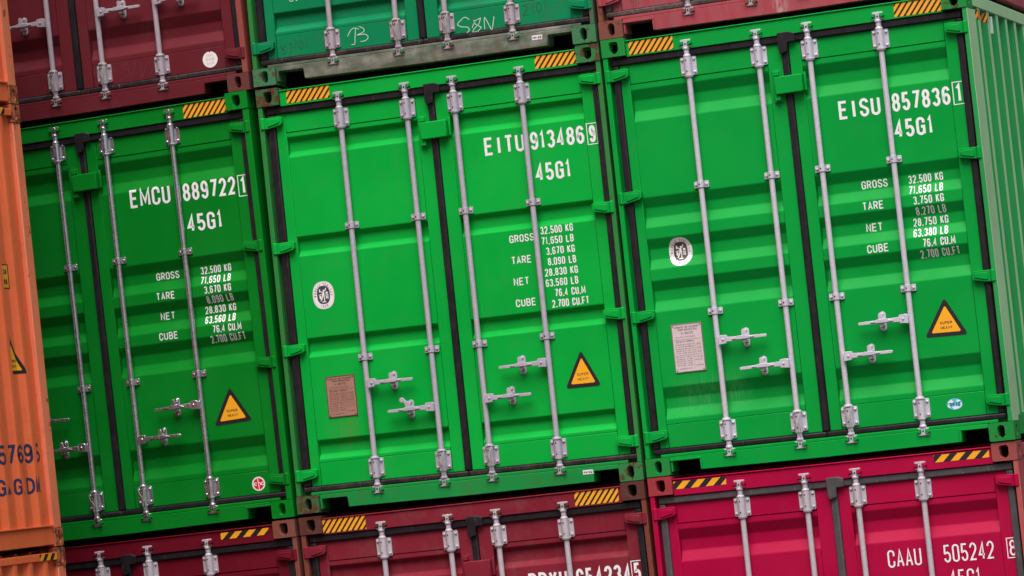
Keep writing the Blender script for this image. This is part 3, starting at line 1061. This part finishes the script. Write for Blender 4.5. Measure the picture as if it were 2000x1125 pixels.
def st_emic(doors, root, sill, pf, br, x0, x1, z0, z1):
    S = Sheet()
    S.poly([(D0(x0), z0), (D0(x1), z0), (D0(x1), z1), (D0(x0), z1)], 0, 0)
    w = x1 - x0
    S.text('EMIC', D0(x0 + w * .08), D0(x0 + w * .72), z0 + .008, z1 - .008, .0032, 1, 3)
    S.poly([(D0(x0 + w * .76), z0 + .007), (D0(x0 + w * .92), z0 + .007), (D0(x0 + w * .92), z1 - .007), (D0(x0 + w * .76), z1 - .007)], 3, 1)
    S.disc(D0(x0 + w * .84), (z0 + z1) / 2, .003, .003, 5, 0, 12)
    S.build('maker_label', [MAT['white_sticker'], MAT['black_vinyl']], sill, prof=lambda p, q: .020, off=.001, step=.0003)

def st_chc(doors, root, sill, pf, br, cx, cz, r):
    S = Sheet(); cx = D0(cx)
    S.disc(cx, cz, r, r, 0, 0, 40)
    S.disc(cx, cz, r * .80, r * .80, 2, 1, 40)
    # letters c h c with a tall bar, white
    s = .0052
    S.stroke([(cx - .030 + .018, cz + .004)] + arc(cx - .022, cz, .009, .009, 40, 320, 10), s, 4, 0)
    S.stroke([(cx - .047, cz + .006), (cx - .034, cz - .008)], s * .9, 5, 0)
    S.stroke([(cx - .047, cz - .008), (cx - .036, cz + .006)], s * .9, 6, 0)
    S.stroke([(cx - .004, cz + .036), (cx + .002, cz - .036)], s, 4, 0)
    S.stroke(arc(cx + .006, cz, .007, .008, 180, 0, 8) + [(cx + .013, cz - .010)], s, 5, 0)
    S.stroke(arc(cx + .029, cz, .010, .009, 40, 320, 10), s, 4, 0)
    for u in (-.010, 0, .010): S.disc(cx + u, cz - r * .88, .0022, .0022, 3, 1, 8)
    S.build('maker_sticker', [MAT['white_sticker'], MAT['red_sticker']], doors[1], pf, br)

def st_dfic(doors, root, sill, pf, br, cx, cz, ru, rw):
    S = Sheet(); cx = D0(cx)
    S.disc(cx, cz, ru, rw, 0, 0, 40)
    def blob(u, v, a, b, l):
        pts = []
        for i in range(24):
            t = 2 * math.pi * i / 24
            k = 1 + .22 * math.sin(3 * t + u * 90) + .12 * math.sin(5 * t)
            x, z = u * ru + a * ru * k * math.cos(t), v * rw + b * rw * k * math.sin(t)
            d = math.hypot(x / ru, z / rw)
            if d > .96: x, z = x / d * .96, z / d * .96
            pts.append((cx + x, cz + z))
        S.poly(pts, l, 1)
    blob(-.45, .45, .34, .30, 2); blob(.50, .55, .30, .18, 2); blob(.15, -.62, .52, .24, 2); blob(-.72, -.25, .18, .30, 3); blob(.8, -.15, .12, .3, 3)
    S.text('DFIC', cx - ru * .66, cx + ru * .74, cz - .011, cz + .011, .0048, 2, 5)
    S.build('maker_sticker', [MAT['blue_sticker'], MAT['white_sticker'], MAT['grey_print']], doors[1], pf, br)

def st_round(doors, root, sill, pf, br, cx, cz, r):
    S = Sheet(); cx = D0(cx)
    pts = [(cx + r * math.cos(math.radians(a)), cz + r * math.sin(math.radians(a))) for a in range(98, 443, 8)]
    pts += [(cx + .004, cz + r * .84)]
    S.poly(pts, 0, 0)
    S.text('OHC', cx - r * .55, cx + r * .55, cz - r * .16, cz + r * .22, .005, 1, 2)
    S.text('SAFE', cx - r * .5, cx + r * .5, cz - r * .62, cz - r * .34, .0035, 1, 2)
    S.text('TEST', cx - r * .5, cx + r * .5, cz + r * .38, cz + r * .64, .0035, 1, 2)
    S.build('inspection_sticker', [MAT['white_sticker'], MAT['pink_print']], doors[1], pf, br)

STICK = {'triangle': st_triangle, 'oval': st_oval, 'plate': st_plate, 'emic': st_emic, 'chc': st_chc, 'dfic': st_dfic, 'round': st_round}

# ------------------------------------------------------------------ paints
P_M = paint('green_paint_bright', GREEN_M, rust=0.0, dirt=.10, streak=.16, spots=.7, rough=.40,
            stains=((.28, .47, .42, .64, .05, (.16, .13, .06), .30, (28, 28, 2.5)), (.40, .46, .46, .63, .02, (.18, .07, .03), .18, (40, 40, 2))))
P_M_WORN = paint('green_paint_worn', (.010, .25, .05), rust=.10, dirt=.38, streak=.6, spots=1, rough=.5, dirt_rgb=(.08, .065, .035))
P_M_POST = paint('green_paint_olive', (.025, .21, .045), rust=.34, dirt=.40, streak=.5, spots=.8, rough=.6, dirt_rgb=(.12, .09, .05))
C_M_RUST = paint('rusty_green_casting', (.04, .13, .045), rust=.74, dirt=.5, rough=.7, spots=1, bump=.25)
C_M_GREEN = paint('worn_green_casting', (.03, .20, .06), rust=.62, dirt=.45, rough=.6, spots=1, bump=.2)
P_R = paint('green_paint_clean', GREEN_R, rust=0.0, dirt=.06, streak=.09, spots=.2, rough=.38,
            stains=((2.72, 3.18, .42, .60, .06, (.22, .42, .30), .22, (70, 70, 5)),))
P_R_SIDE = paint('green_paint_side', (.012, .28, .06), rust=0.0, dirt=.06, streak=.1, spots=.1, rough=.32, fade=.15, fade_rgb=(.10, .34, .14), spec=.3)
P_R_PALE = paint('green_paint_sheen', (.36, .60, .31), rust=0.0, dirt=.22, streak=.55, spots=.3, rough=.55, dirt_rgb=(.10, .26, .10), spec=.3)  # grazing sky sheen painted into the colour, with scratch streaks
C_R = paint('green_casting_chipped', (.012, .24, .042), rust=.47, dirt=.3, rough=.55, spots=.8, bump=.15)
P_L = paint('green_paint_new', (.001, .200, .016), rust=0.0, dirt=.04, streak=.04, spots=.0, rough=.36)
P_TM = paint('green_paint_bluish', (.002, .22, .082), rust=.03, dirt=.30, streak=.30, spots=.7, rough=.5, dirt_rgb=(.07, .08, .05))
P_TM_SILL = paint('scuffed_sill_paint', (.075, .125, .075), rust=.16, dirt=.75, streak=.3, spots=1, rough=.65, dirt_rgb=(.10, .075, .06),
                   stains=((.25, 2.25, 2.895, 3.06, .04, (.34, .33, .30), .95, (3.5, 3.5, 9)), (.2, 2.3, 2.90, 3.03, .05, (.10, .075, .06), .55, (22, 22, 7)), (-.1, 2.5, 2.87, 2.93, .02, (.12, .07, .05), .6, (30, 30, 6))))
C_TM = paint('peeling_green_casting', (.05, .20, .085), rust=.58, dirt=.4, rough=.65, spots=1, bump=.2)
P_TL = paint('maroon_paint', (.135, .016, .024), rust=0.0, dirt=.25, streak=.3, spots=.3, rough=.45, dirt_rgb=(.10, .06, .06))
C_TL = paint('maroon_casting', (.13, .04, .035), rust=.12, dirt=.5, rough=.6, spots=.6)
P_TR = paint('faded_red_paint', (.36, .050, .068), rust=.04, dirt=.42, streak=.55, spots=.6, rough=.55, dirt_rgb=(.17, .10, .10), fade=.3, fade_rgb=(.32, .20, .20),
             stains=((3.66, 3.74, 2.88, 2.98, .02, (.5, .42, .38), .8, (40, 40, 12)),))
C_TR = paint('rusty_red_casting', (.20, .07, .05), rust=.5, dirt=.5, rough=.7, spots=.8)
P_BM = paint('dull_maroon_paint', (.20, .015, .030), rust=.0, dirt=.30, streak=.45, spots=.3, rough=.5, dirt_rgb=(.19, .11, .10))
C_BM = paint('rusted_maroon_casting', (.10, .03, .025), rust=.62, dirt=.5, rough=.75, spots=1, bump=.2)
P_BM_POST = paint('rusty_maroon_post', (.18, .05, .035), rust=.50, dirt=.5, rough=.7, spots=1)
P_BL = paint('dark_crimson_paint', (.135, .0035, .014), rust=0.0, dirt=.08, streak=.1, spots=.1, rough=.4)
C_BL = paint('brown_casting', (.20, .060, .045), rust=.10, dirt=.5, rough=.65, spots=.5)
P_BR = paint('crimson_paint', (.375, .0018, .044), rust=0.0, dirt=.05, streak=.06, spots=.05, rough=.40)
C_BR = paint('crimson_casting', (.32, .035, .050), rust=.08, dirt=.45, rough=.6, spots=.5)
P_BR_POST = paint('faded_crimson_post', (.38, .06, .060), rust=.08, dirt=.3, rough=.55, spots=.4, fade=.6, fade_rgb=(.42, .17, .14))
P_OR = paint('orange_paint', (.78, .155, .058), rust=.04, dirt=.24, streak=.4, spots=.5, rough=.30, dirt_rgb=(.22, .06, .035))
P_OR_EDGE = paint('orange_scraped_post', (.80, .22, .115), rust=.40, dirt=.22, streak=.5, spots=.9, rough=.5, dirt_rgb=(.14, .05, .03))
C_OR = paint('rusty_orange_casting', (.45, .13, .06), rust=.66, dirt=.6, rough=.75, spots=1, bump=.25)

Z_M = zinc('galvanised_dull', (.43, .40, .475), .08, .50, .08, .18)
Z_R = zinc('galvanised_pale', (.56, .54, .62), .10, .42, .0, .10)
Z_L = zinc('galvanised_bright', (.60, .59, .64), .88, .24, .0, .12)
Z_T = zinc('galvanised_aged', (.40, .34, .38), .06, .52, .14, .30)
Z_B = zinc('galvanised_worn', (.48, .44, .48), .06, .48, .08, .2)

RB = rubber('black_rubber', (.009, .0075, .011), .12)
RB_DUST = rubber('dusty_rubber', (.012, .010, .012), .5, (.10, .070, .065))
RB_GREY = rubber('grey_rubber', (.060, .055, .060), .4, (.13, .12, .12))
RB_BROWN = rubber('brown_dust_rubber', (.04, .032, .030), .85, (.17, .125, .105))

K_HANDLES = [(0, .843, 1, 0), (1, .645, -1, 0), (2, .645, 1, 0), (3, .843, -1, 0)]
HZ = [2.655, 1.845, 1.052, .255]
HZ_M = [2.662, 1.808, 1.105, .258]
FINE = lambda a, b, c_, d_, z0=2.778, z1=2.866: ('fine', [(a, b, z0, z1, .012), (c_, d_, z0, z1, .020)])

def rows(r1, step, spec):
    return [(t, a, b, r1 - i * step) for i, (t, a, b) in enumerate(spec)]

def weights(lx, lb, lstep, r1, step, x, tare_kg, tare_lb, net_kg, net_lb, jog=(0, 0, 0, 0)):
    out = []
    for i, (t, wd) in enumerate((('GROSS', .172), ('TARE', .138), ('NET', .108), ('CUBE', .140))):
        out.append((t, lx + jog[i], lx + jog[i] + wd, lb - i * lstep))
    out += rows(r1, step, [('32.500 KG', x, x + .226), ('71.650 LB', x, x + .224), (tare_kg, x + .026, x + .224), (tare_lb, x + .030, x + .226),
                           (net_kg, x + .002, x + .230), (net_lb, x, x + .226), ('76.4 CU.M', x + .056, x + .268), ('2.700 CU.FT', x + .030, x + .286)])
    return out

CONTAINERS = [
    dict(key='mid', label='green container with a brown rusted data plate, between two other green containers',
         pose=(0, 0, 0, .0062, .0051, .9915), skin='sharp', dx=.010, paint=P_M, casting=[C_M_RUST, C_M_GREEN, C_M_RUST, C_M_GREEN], post=[P_M_POST, P_M_POST],
         sillmat=P_M_WORN, sidemat=P_M_WORN, hingemat=P_M, keepmat=P_M_WORN, metal=Z_M, rubber=RB, rubber_low=RB_DUST, hinges=HZ_M,
         bars=[.582, 1.058, 1.396, 1.868], guides=[1.904, 1.010], br_top=2.638, br_bot=.262, lock_z=.028,
         handles=[(0, .830, 1, 0), (1, .628, -1, 1), (2, .642, 1, 0), (3, .838, -1, 0)], wires=(1, 2),
         tapes=FINE(.214, .525, 1.986, 2.286, 2.780, 2.866),
         text=dict(num=[('EITU', 1.566, 1.846, 2.252, 2.372), ('913486', 1.887, 2.262, 2.250, 2.370), ('45G1', 1.902, 2.148, 2.038, 2.156)], box=(2.284, 2.354, 2.238, 2.376, '9'),
                   rows=weights(1.673, 1.652, .143, 1.684, .0702, 1.893, '3.670 KG', '8.090 LB', '28.830 KG', '63.560 LB')),
         stickers=[('triangle', (2.084, .880), (1.966, .655), (2.192, .653), True), ('oval', .324, 1.458, .077, .094, MAT['grey_print']),
                   ('plate', .280, .482, .631, .901, MAT['plate_brown'], MAT['plate_print_b']), ('emic', 2.024, 2.094, .072, .101)]),
    dict(key='right', label='clean green container with visible ribbed side wall and blue oval sticker',
         pose=(2.4637, -.0076, -.0015, .0036, -.0044, .9904), skin='wide', paint=P_R, casting=[C_R, C_R, C_R, C_R], post=[P_R, P_R_SIDE], sheen=P_R_PALE,
         sidemat=P_R_SIDE, hingemat=P_R, keepmat=P_R, metal=Z_R, rubber=RB, hinges=HZ, rims=True,
         bars=[.568, 1.043, 1.382, 1.853], guides=[1.870, 1.036], handles=K_HANDLES, wires=(1, 2),
         tapes=FINE(.184, .486, 1.964, 2.272, 2.776, 2.864),
         text=dict(num=[('EISU', 1.526, 1.800, 2.170, 2.290), ('857836', 1.877, 2.258, 2.174, 2.294), ('45G1', 1.874, 2.128, 2.003, 2.120)], box=(2.279, 2.354, 2.169, 2.312, '1'),
                   rows=weights(1.612, 1.705, .139, 1.703, .0696, 1.920, '3.750 KG', '8.270 LB', '28.750 KG', '63.380 LB'), rh=.053),
         stickers=[('triangle', (2.073, .935), (1.936, .712), (2.192, .706)), ('oval', .366, 1.452, .079, .094, flat('brown_print', (.075, .045, .045), .5)),
                   ('plate', .260, .459, .664, .975, MAT['plate_pink'], MAT['plate_print']), ('dfic', 2.067, .264, .051, .037)]),
    dict(key='left', post_w=.047, floor_z=-.006, label='green container half hidden behind the orange one, red round sticker on its door',
         pose=(-2.4655, .0023, -.013, -.0081, .0002, .9995), skin='wide', paint=P_L, casting=[P_L, P_L, P_L, P_L], post=[P_L, P_L],
         hingemat=P_L, keepmat=P_L, metal=Z_L, rubber=RB, hinges=HZ, rims=True,
         bars=[.530, .978, 1.347, 1.844], guides=[1.873, 1.036], br_top=2.676, br_bot=.258, handles=[(0, .843, 1, 2), (1, .635, -1, 0), (2, .640, 1, 0), (3, .830, -1, 0)], wires=(1, 2), dxl=-.058,
         tapes=FINE(.184, .486, 1.954, 2.270, 2.772, 2.864),
         text=dict(num=[('EMCU', 1.473, 1.775, 2.220, 2.345), ('889722', 1.869, 2.261, 2.214, 2.336), ('45G1', 1.876, 2.138, 2.001, 2.120)], box=(2.283, 2.356, 2.194, 2.335, '1'),
                   rows=weights(1.588, 1.706, .137, 1.706, .0679, 1.920, '3.670 KG', '8.090 LB', '28.830 KG', '63.560 LB', (0, 0, 0, -.012))),
         stickers=[('triangle', (2.050, .908), (1.921, .677), (2.180, .685)), ('oval', .33, 1.452, .079, .094, MAT['grey_print']), ('chc', 2.185, .247, .048)]),
    dict(key='top_left', post_w=.045, label='dark maroon container with a white round sticker, next to the orange containers',
         pose=(-2.459, .004, 2.890, -.004, 0, 1), skin='wide', paint=P_TL, casting=[C_TL] * 4, post=[P_TL, paint('salmon_post', (.28, .065, .05), rust=.1, dirt=.4, rough=.6)],
         hingemat=P_TL, keepmat=C_TL, metal=Z_T, rubber=RB, rubber_low=RB_DUST, hinges=HZ, bars=[.51, .986, 1.361, 1.795], guides=[1.870, 1.036], dxl=-.050,
         handles=[(1, .67, -1, 0), (2, .68, 1, 0), (3, .70, 1, 0)], wires=(1, 2), lockbox=False,
         tapes=FINE(.184, .486, 1.954, 2.270),
         stickers=[('round', 2.150, .247, .055)],
         scrawl=[(1, MAT['crayon_red'], [[(1.545, .30), (1.515, .30), (1.51, .265), (1.54, .26), (1.545, .225), (1.515, .215)], [(1.60, .31), (1.54, .16)], [(1.63, .30), (1.635, .20)], [(1.69, .30), (1.62, .17)], [(1.70, .28), (1.73, .29), (1.735, .26), (1.70, .21), (1.74, .21)], arc(1.775, .25, .018, .032, 0, 350, 10)], .0035)]),
    dict(key='top_mid', label='weathered bluish green container with scuffed grey sill and chalk scrawls',
         pose=(.011, -.003, 2.886, .0125, 0, 1), skin='sharp', dx=.008, paint=P_TM, casting=[C_TM] * 4, post=[P_M_POST, P_TM_SILL], sillmat=P_TM_SILL,
         hingemat=P_TM, keepmat=C_TM, metal=Z_T, rubber=RB, rubber_low=RB_DUST, hinges=HZ, bars=[.580, 1.052, 1.402, 1.862], guides=[1.904, 1.010], handles=K_HANDLES, wires=(1, 2),
         tapes=FINE(.214, .525, 1.986, 2.286), stickers=[('emic', 1.992, 2.064, .066, .096)],
         scrawl=[(0, MAT['white_thin'], [[(.690, .262), (.715, .300), (.745, .312), (.775, .300)], [(.752, .310), (.742, .250), (.735, .205), (.712, .204)], [(.775, .318), (.808, .300), (.806, .278), (.758, .262), (.812, .262), (.836, .240), (.815, .218), (.778, .216)]], .0046),
                 (0, MAT['chalk_dark'], [[(.215, .262), (.195, .255), (.220, .235), (.232, .212), (.212, .205), (.208, .228), (.240, .265)], [(.262, .262), (.282, .262), (.262, .190)], [(.312, .285), (.310, .225)], arc(.348, .250, .016, .024, 0, 350, 10), [(.395, .285), (.390, .235)]], .0035),
                 (0, MAT['white_thin'], [arc(.31, .580, .020, .032, 0, 350, 10), [(.345, .612), (.345, .55), (.385, .612), (.385, .55)], arc(.42, .580, .018, .032, 0, 350, 10), [(.46, .612), (.49, .575), (.455, .548), (.49, .548)]], .0045),
                 (1, MAT['white_thin'], [[(1.560, .262), (1.530, .282), (1.495, .262), (1.475, .240), (1.500, .222), (1.545, .212), (1.552, .190), (1.535, .178)], [(1.575, .205), (1.600, .250), (1.640, .262), (1.625, .225), (1.585, .195), (1.575, .175), (1.615, .178), (1.640, .200), (1.600, .225), (1.590, .255)], [(1.662, .185), (1.668, .262), (1.700, .195), (1.712, .175), (1.735, .262)]], .0046),
                 (1, MAT['chalk_dark'], [arc(1.90, .290, .012, .015, 0, 350, 8), arc(1.90, .258, .015, .018, 0, 350, 8), [(1.94, .30), (1.965, .305), (1.968, .28), (1.938, .245), (1.975, .245)], [(2.01, .315), (2.008, .24)], arc(2.05, .28, .016, .030, 0, 350, 8), [(2.10, .325), (2.098, .25)]], .0032)]),
    dict(key='top_right', label='faded red container with a grimy scratched sill, above the green container showing its side',
         pose=(2.471, .003, 2.871, .0036, 0, 1), skin='wide', paint=P_TR, casting=[C_TR] * 4, post=[C_TR, P_TR], hingemat=P_TR, keepmat=C_TR, metal=Z_T, rubber=RB_BROWN, hinges=HZ,
         bars=[.612, 1.036, 1.385, 1.83], guides=[1.870, 1.036], handles=K_HANDLES, tapes=FINE(.184, .486, 1.954, 2.270), rims=True,
         scrawl=[(0, MAT['chalk_dark'], [[(.215, .235), (.222, .25), (.230, .24), (.225, .21)], [(.245, .25), (.235, .19)], [(.262, .26), (.255, .19)], [(.276, .225), (.274, .205)]], .0034)]),
    dict(key='low_left', roof_z=2.900, label='dark crimson container with two broad amber and black tape marks, beside the orange stack',
         pose=(-2.451, -.004, -.026 - 2.896, -.006, 0, 1), skin='wide', paint=P_BL, casting=[C_BL] * 4, post=[P_BL, C_BL], hingemat=P_BL, keepmat=P_BL, metal=Z_B, rubber=RB, hinges=HZ,
         bars=[.51, .972, 1.332, 1.777], guides=[1.870, 1.036], handles=K_HANDLES, lockbox=False, dxl=-.055, tapes=('wide', [(.17, .523, 2.810, 2.856, .0), (1.884, 2.238, 2.812, 2.857, .008)])),
    dict(key='low_mid', label='dull maroon container with rusted corners, directly under the brown-plated green one',
         pose=(.003, .005, -.014 - 2.896, -.002, 0, 1), skin='sharp', dx=.0, paint=P_BM, casting=[C_BM] * 4, post=[P_BM_POST, P_BM_POST], hingemat=P_BM, keepmat=C_BM, metal=Z_B, rubber=RB, hinges=HZ,
         bars=[.576, 1.052, 1.390, 1.861], guides=[1.904, 1.010], handles=K_HANDLES, br_top=2.640, lock_z=-.01, tapes=FINE(.160, .472, 1.950, 2.252, 2.776, 2.872),
         text=dict(num=[('PDXU', 1.560, 1.830, 2.245, 2.368), ('954234', 1.890, 2.268, 2.243, 2.366), ('45G1', 1.900, 2.150, 2.03, 2.15)], box=(2.275, 2.350, 2.238, 2.380, '5'))),
    dict(key='low_right', label='vivid crimson container with thin white number, under the green container showing its side',
         pose=(2.451, -.002, -.009 - 2.896, .0045, 0, 1), skin='wide', paint=P_BR, casting=[C_BR, C_BR, C_BR, paint('brown_crimson_casting', (.30, .07, .065), rust=.14, dirt=.5, rough=.6)], post=[P_BR, P_BR_POST], sidemat=P_BR_POST, hingemat=P_BR, keepmat=P_BR, metal=Z_B, rubber=RB_GREY, hinges=HZ,
         bars=[.606, 1.040, 1.376, 1.804], guides=[1.870, 1.036], handles=K_HANDLES, lockbox=False, tapes=('wide', [(.168, .523, 2.808, 2.858, .065), (1.898, 2.255, 2.810, 2.857, .055)]),
         text=dict(sw=.0108, num=[('CAAU', 1.522, 1.742, 2.172, 2.284), ('505242', 1.887, 2.212, 2.172, 2.284), ('45G1', 1.905, 2.110, 2.015, 2.122)], box=(2.298, 2.368, 2.166, 2.290, '8'))),
]
BUILT = {}
for cfg in CONTAINERS:
    BUILT[cfg['key']] = container(cfg)

# side tape and lashing plate on the open side of the right container
rroot, rdoors, rsill = BUILT['right']
S = Sheet()
tape(S, .262, .660, 2.725, 2.785, 'fine')
def rprof(y):
    yy = (y - .338 + .070) % .290
    if y < .268: return -.036
    if yy < .070: return -.036 * (1 - yy / .070)
    if yy < .142: return 0.0
    if yy < .212: return -.036 * (yy - .142) / .070
    return -.036
brk = [.268, .338, .410, .480, .558, .628]
S.build('hazard_tape', [MAT['black_vinyl'], MAT['tape_amber']], rroot, prof=rprof, breaks=brk, axis='y', plane='yz', off=.001, step=.0004, x_base=W / 2 - .006)
mb = MB()
mb.box(W / 2 - .030, W / 2 - .004, .760, .790, 2.66, 2.775)
link('lashing_plate', mb.mesh('lashing_plate', [MAT['lash_plate']]), rroot, bevel=.003)

# ------------------------------------------------------------------ orange stack in the row in front
def orange(label, z0, h, detail, cast=C_OR):
    root = thing('shipping_container', label, 'container', (-1.172 - W / 2, -1.180, z0), 'orange containers stacked in the front row')
    L = LEN
    # local: far end at y = 0, running to -y; x centred
    pts = [(0.0 - .105, -.030)]
    y = -.252
    while y > -L + .4:
        pts += [(y + .020, -.030), (y, 0.0), (y - .046, 0.0), (y - .101, -.030)]
        y -= .220
    pts.append((-L + .12, -.030))
    Pp = fillet(pts, .006, 2)
    n = len(Pp)
    for s in (1, -1):
        mb = MB()
        mb.add([(s * (W / 2 - .004 + p[1]), p[0], .140) for p in Pp] + [(s * (W / 2 - .004 + p[1]), p[0], h - .075) for p in Pp], [(i, i + 1, n + i + 1, n + i) for i in range(n - 1)])
        wl_ = link('side_wall', mb.mesh('side_wall', [P_OR], recalc=False), root)
        if s == 1: wall = wl_
        mb = MB(); mb.box(s * (W / 2 - .060), s * (W / 2 - .012), -L + .12, -.118, .012, .128)
        mb.box(s * (W / 2 - .060), s * (W / 2 - .001), -L + .12, -.118, .129, .141)
        link('bottom_rail', mb.mesh('bottom_rail', [P_OR]), root, bevel=.003)
        mb = MB(); mb.box(s * (W / 2 - .060), s * (W / 2 - .001), -L + .12, -.118, h - .078, h - .030)
        link('top_rail', mb.mesh('top_rail', [P_OR]), root, bevel=.004)
        for e in (0, 1):
            ya, yb_ = (-.110, -.002) if e == 0 else (-L + .002, -L + .110)
            mb = MB(); mb.box(s * (W / 2 - .11), s * (W / 2 - .003), ya, yb_, .118, h - .118)
            link('corner_post', mb.mesh('corner_post', [P_OR_EDGE]), root, bevel=.006)
            for top in (0, 1):
                me = cached(('ocast', cast.name, top, s, e), lambda: ocast_mesh(cast, s, e))
                link('corner_casting', me, root, (s * W / 2, -.0 if e == 0 else -L, (h - .118) if top else 0))
    mb = MB(); mb.box(-W / 2 + .05, W / 2 - .05, -L + .05, -.05, h - .036, h - .028)
    link('roof', mb.mesh('roof', [P_OR]), root)
    mb = MB(); mb.box(-W / 2 + .05, W / 2 - .05, -L + .05, -.05, .03, .14)
    link('floor', mb.mesh('floor', [MAT['hole']]), root)
    for e in (0, 1):
        mb = MB()
        yy = -.05 if e == 0 else -L + .05
        for i in range(9):
            mb.box(-W / 2 + .12 + i * .245, -W / 2 + .27 + i * .245, yy - .02, yy + .02, .14, h - .08)
        mb.box(-W / 2 + .10, W / 2 - .10, yy - .012, yy + .012, .13, h - .07)
        link('end_wall', mb.mesh('end_wall', [P_OR]), root, bevel=.006)
    # roof bows seen over the top rail
    mb = MB()
    k = 0
    yy = -.30
    while yy > -3.0:
        mb.lathe([(.030, 0), (.030, .0)], 0, 0, 8) if False else None
        mb.tube([(W / 2 - .10, yy, h - .040), (W / 2 - .60, yy, h - .034)], .030, 10)
        yy -= .21
    link('roof_corrugation', mb.mesh('roof_corrugation', [P_OR]), root)
    return root, wall, Pp

def ocast_mesh(m, s, e):
    """corner casting with a slot in its side face; origin at the outer end corner"""
    mb = MB()
    d, w, h = .116, .150, .118
    sy = -1 if e == 0 else 1
    n = 32
    outer, inner = [], []
    cu, cw = .052, .060
    angs = sorted([2 * math.pi * (i + .5) / n for i in range(n)] + [math.atan2(b * h - cw, a * d - cu) % (2 * math.pi) for a in (0, 1) for b in (0, 1)])
    for a in angs:
        ca, sa = math.cos(a), math.sin(a)
        t = min([((d if ca > 0 else 0) - cu) / ca if abs(ca) > 1e-9 else 9, ((h if sa > 0 else 0) - cw) / sa if abs(sa) > 1e-9 else 9])
        outer.append((cu + ca * t, cw + sa * t))
        for k in range(200):
            tt = k * .0004
            x, z = ca * tt, sa * tt
            if math.hypot(x, max(abs(z) - .026, 0)) >= .016: break
        inner.append((cu + ca * tt, cw + sa * tt))
    mb.ring(outer, inner, lambda p, k: (-s * k, sy * p[0], p[1]), .04)
    X0, X1, Y1 = 0, -s * w, sy * d
    mb.add([(X0, 0, 0), (X1, 0, 0), (X1, 0, h), (X0, 0, h)], [(0, 1, 2, 3)])
    mb.add([(X0, Y1, 0), (X1, Y1, 0), (X1, Y1, h), (X0, Y1, h)], [(0, 1, 2, 3)])
    mb.add([(X1, 0, 0), (X1, Y1, 0), (X1, Y1, h), (X1, 0, h)], [(0, 1, 2, 3)])
    mb.add([(X0, 0, 0), (X1, 0, 0), (X1, Y1, 0), (X0, Y1, 0)], [(0, 1, 2, 3)])
    mb.add([(X0, 0, h), (X1, 0, h), (X1, Y1, h), (X0, Y1, h)], [(0, 1, 2, 3)])
    me = mb.mesh('corner_casting', [m, MAT['hole']])
    return me

OZ = -.022
o_mid = orange('orange container with navy lettering on its ribbed side, in the middle of its stack', OZ, 2.896, True)
o_low = orange('orange container at the foot of the orange stack, striped tape on its top rail', OZ - .008 - 2.896, 2.896, False)
o_top = orange('uppermost orange container of the stack, its rusty lower corner beside the maroon door', OZ + 2.896 + .006, 2.896, False)

# markings on the ribbed orange side (y local to the container)
def oprof_fn(Pp):
    def f(y):
        for a, b in zip(Pp, Pp[1:]):
            if b[0] <= y <= a[0]:
                t = (a[0] - y) / max(a[0] - b[0], 1e-9)
                return a[1] + (b[1] - a[1]) * t
        return -.030
    return f
oroot, owall, oP = o_mid
of = oprof_fn(oP)
obr = [p[0] for p in oP]
def omark(S, name, mats): S.build(name, mats, owall, prof=of, breaks=obr, axis='y', plane='yz', off=.0012, step=.0003, x_base=W / 2 - .004)
S = Sheet()
for ch, a, b in (('8', -.93, -.83), ('5', -.775, -.696), ('7', -.604, -.535), ('6', -.524, -.388), ('9', -.373, -.304), ('5', -.262, -.150)):
    S = Sheet(); S.text(ch, a, b, .550, .676, .020)
    omark(S, 'serial_digit', [MAT['navy']])
S = Sheet()
for ch, a, b in (('A', -.93, -.84), ('G', -.800, -.738), ('A', -.720, -.607), ('G', -.572, -.510), ('.', -.488, -.470), ('D', -.385, -.311), ('M', -.306, -.255)):
    S = Sheet(); S.text(ch, a, b, .352, .458, .018)
    omark(S, 'owner_letter', [MAT['navy']])
S = Sheet()
S.poly([(-.465, 1.682), (-.345, 1.682), (-.345, 1.842), (-.465, 1.842)], 0, 0)
S.poly([(-.458, 1.690), (-.352, 1.690), (-.352, 1.834), (-.458, 1.834)], 2, 1)
S.text('3M', -.412, -.366, 1.775, 1.81, .008, 0, 4)
S.text('96', -.412, -.366, 1.71, 1.745, .008, 0, 4)
omark(S, 'height_label', [MAT['black_vinyl'], MAT['yellow_label']])
S = Sheet()
S.poly([(-.412, 1.362), (-.470, 1.130), (-.285, 1.130), (-.282, 1.140)], 0, 0)
S.poly([(-.412, 1.318), (-.460, 1.152), (-.318, 1.152)], 2, 1)
S.text('SUPER', -.43, -.368, 1.205, 1.222, .004, 2, 4)
S.text('HEAVY', -.43, -.362, 1.172, 1.189, .004, 2, 4)
omark(S, 'warning_sticker', [MAT['black_vinyl'], MAT['orange_sticker'], MAT['dark_print']])
for oo, a, b in ((o_low, -.37, -.125), (o_mid, -.42, -.215)):
    S = Sheet(); tape(S, a, b, 2.896 - .076, 2.896 - .034, 'wide', .03)
    S.build('hazard_tape', [MAT['black_vinyl'], MAT['tape_amber']], oo[0], axis='y', plane='yz', off=.0012, step=.0004, x_base=W / 2 - .001)

# ------------------------------------------------------------------ ground of the yard
mb = MB()
GZ = -2.945
mb.add([(-600, -600, GZ), (600, -600, GZ), (600, 600, GZ), (-600, 600, GZ)], [(0, 1, 2, 3)])
m, nt, b = mat_base('yard_asphalt')
p = coords(nt)
c = mixc(nt, noise(nt, p, .35, 6), (.035, .034, .034), (.060, .058, .056))
c = mixc(nt, mapr(nt, noise(nt, p, 40, 3), .55, .7), c, (.12, .118, .112))
nt.links.new(c, b.inputs['Base Color'])
b.inputs['Roughness'].default_value = .85
g = link('ground', mb.mesh('ground', [m]))
g['kind'] = 'structure'
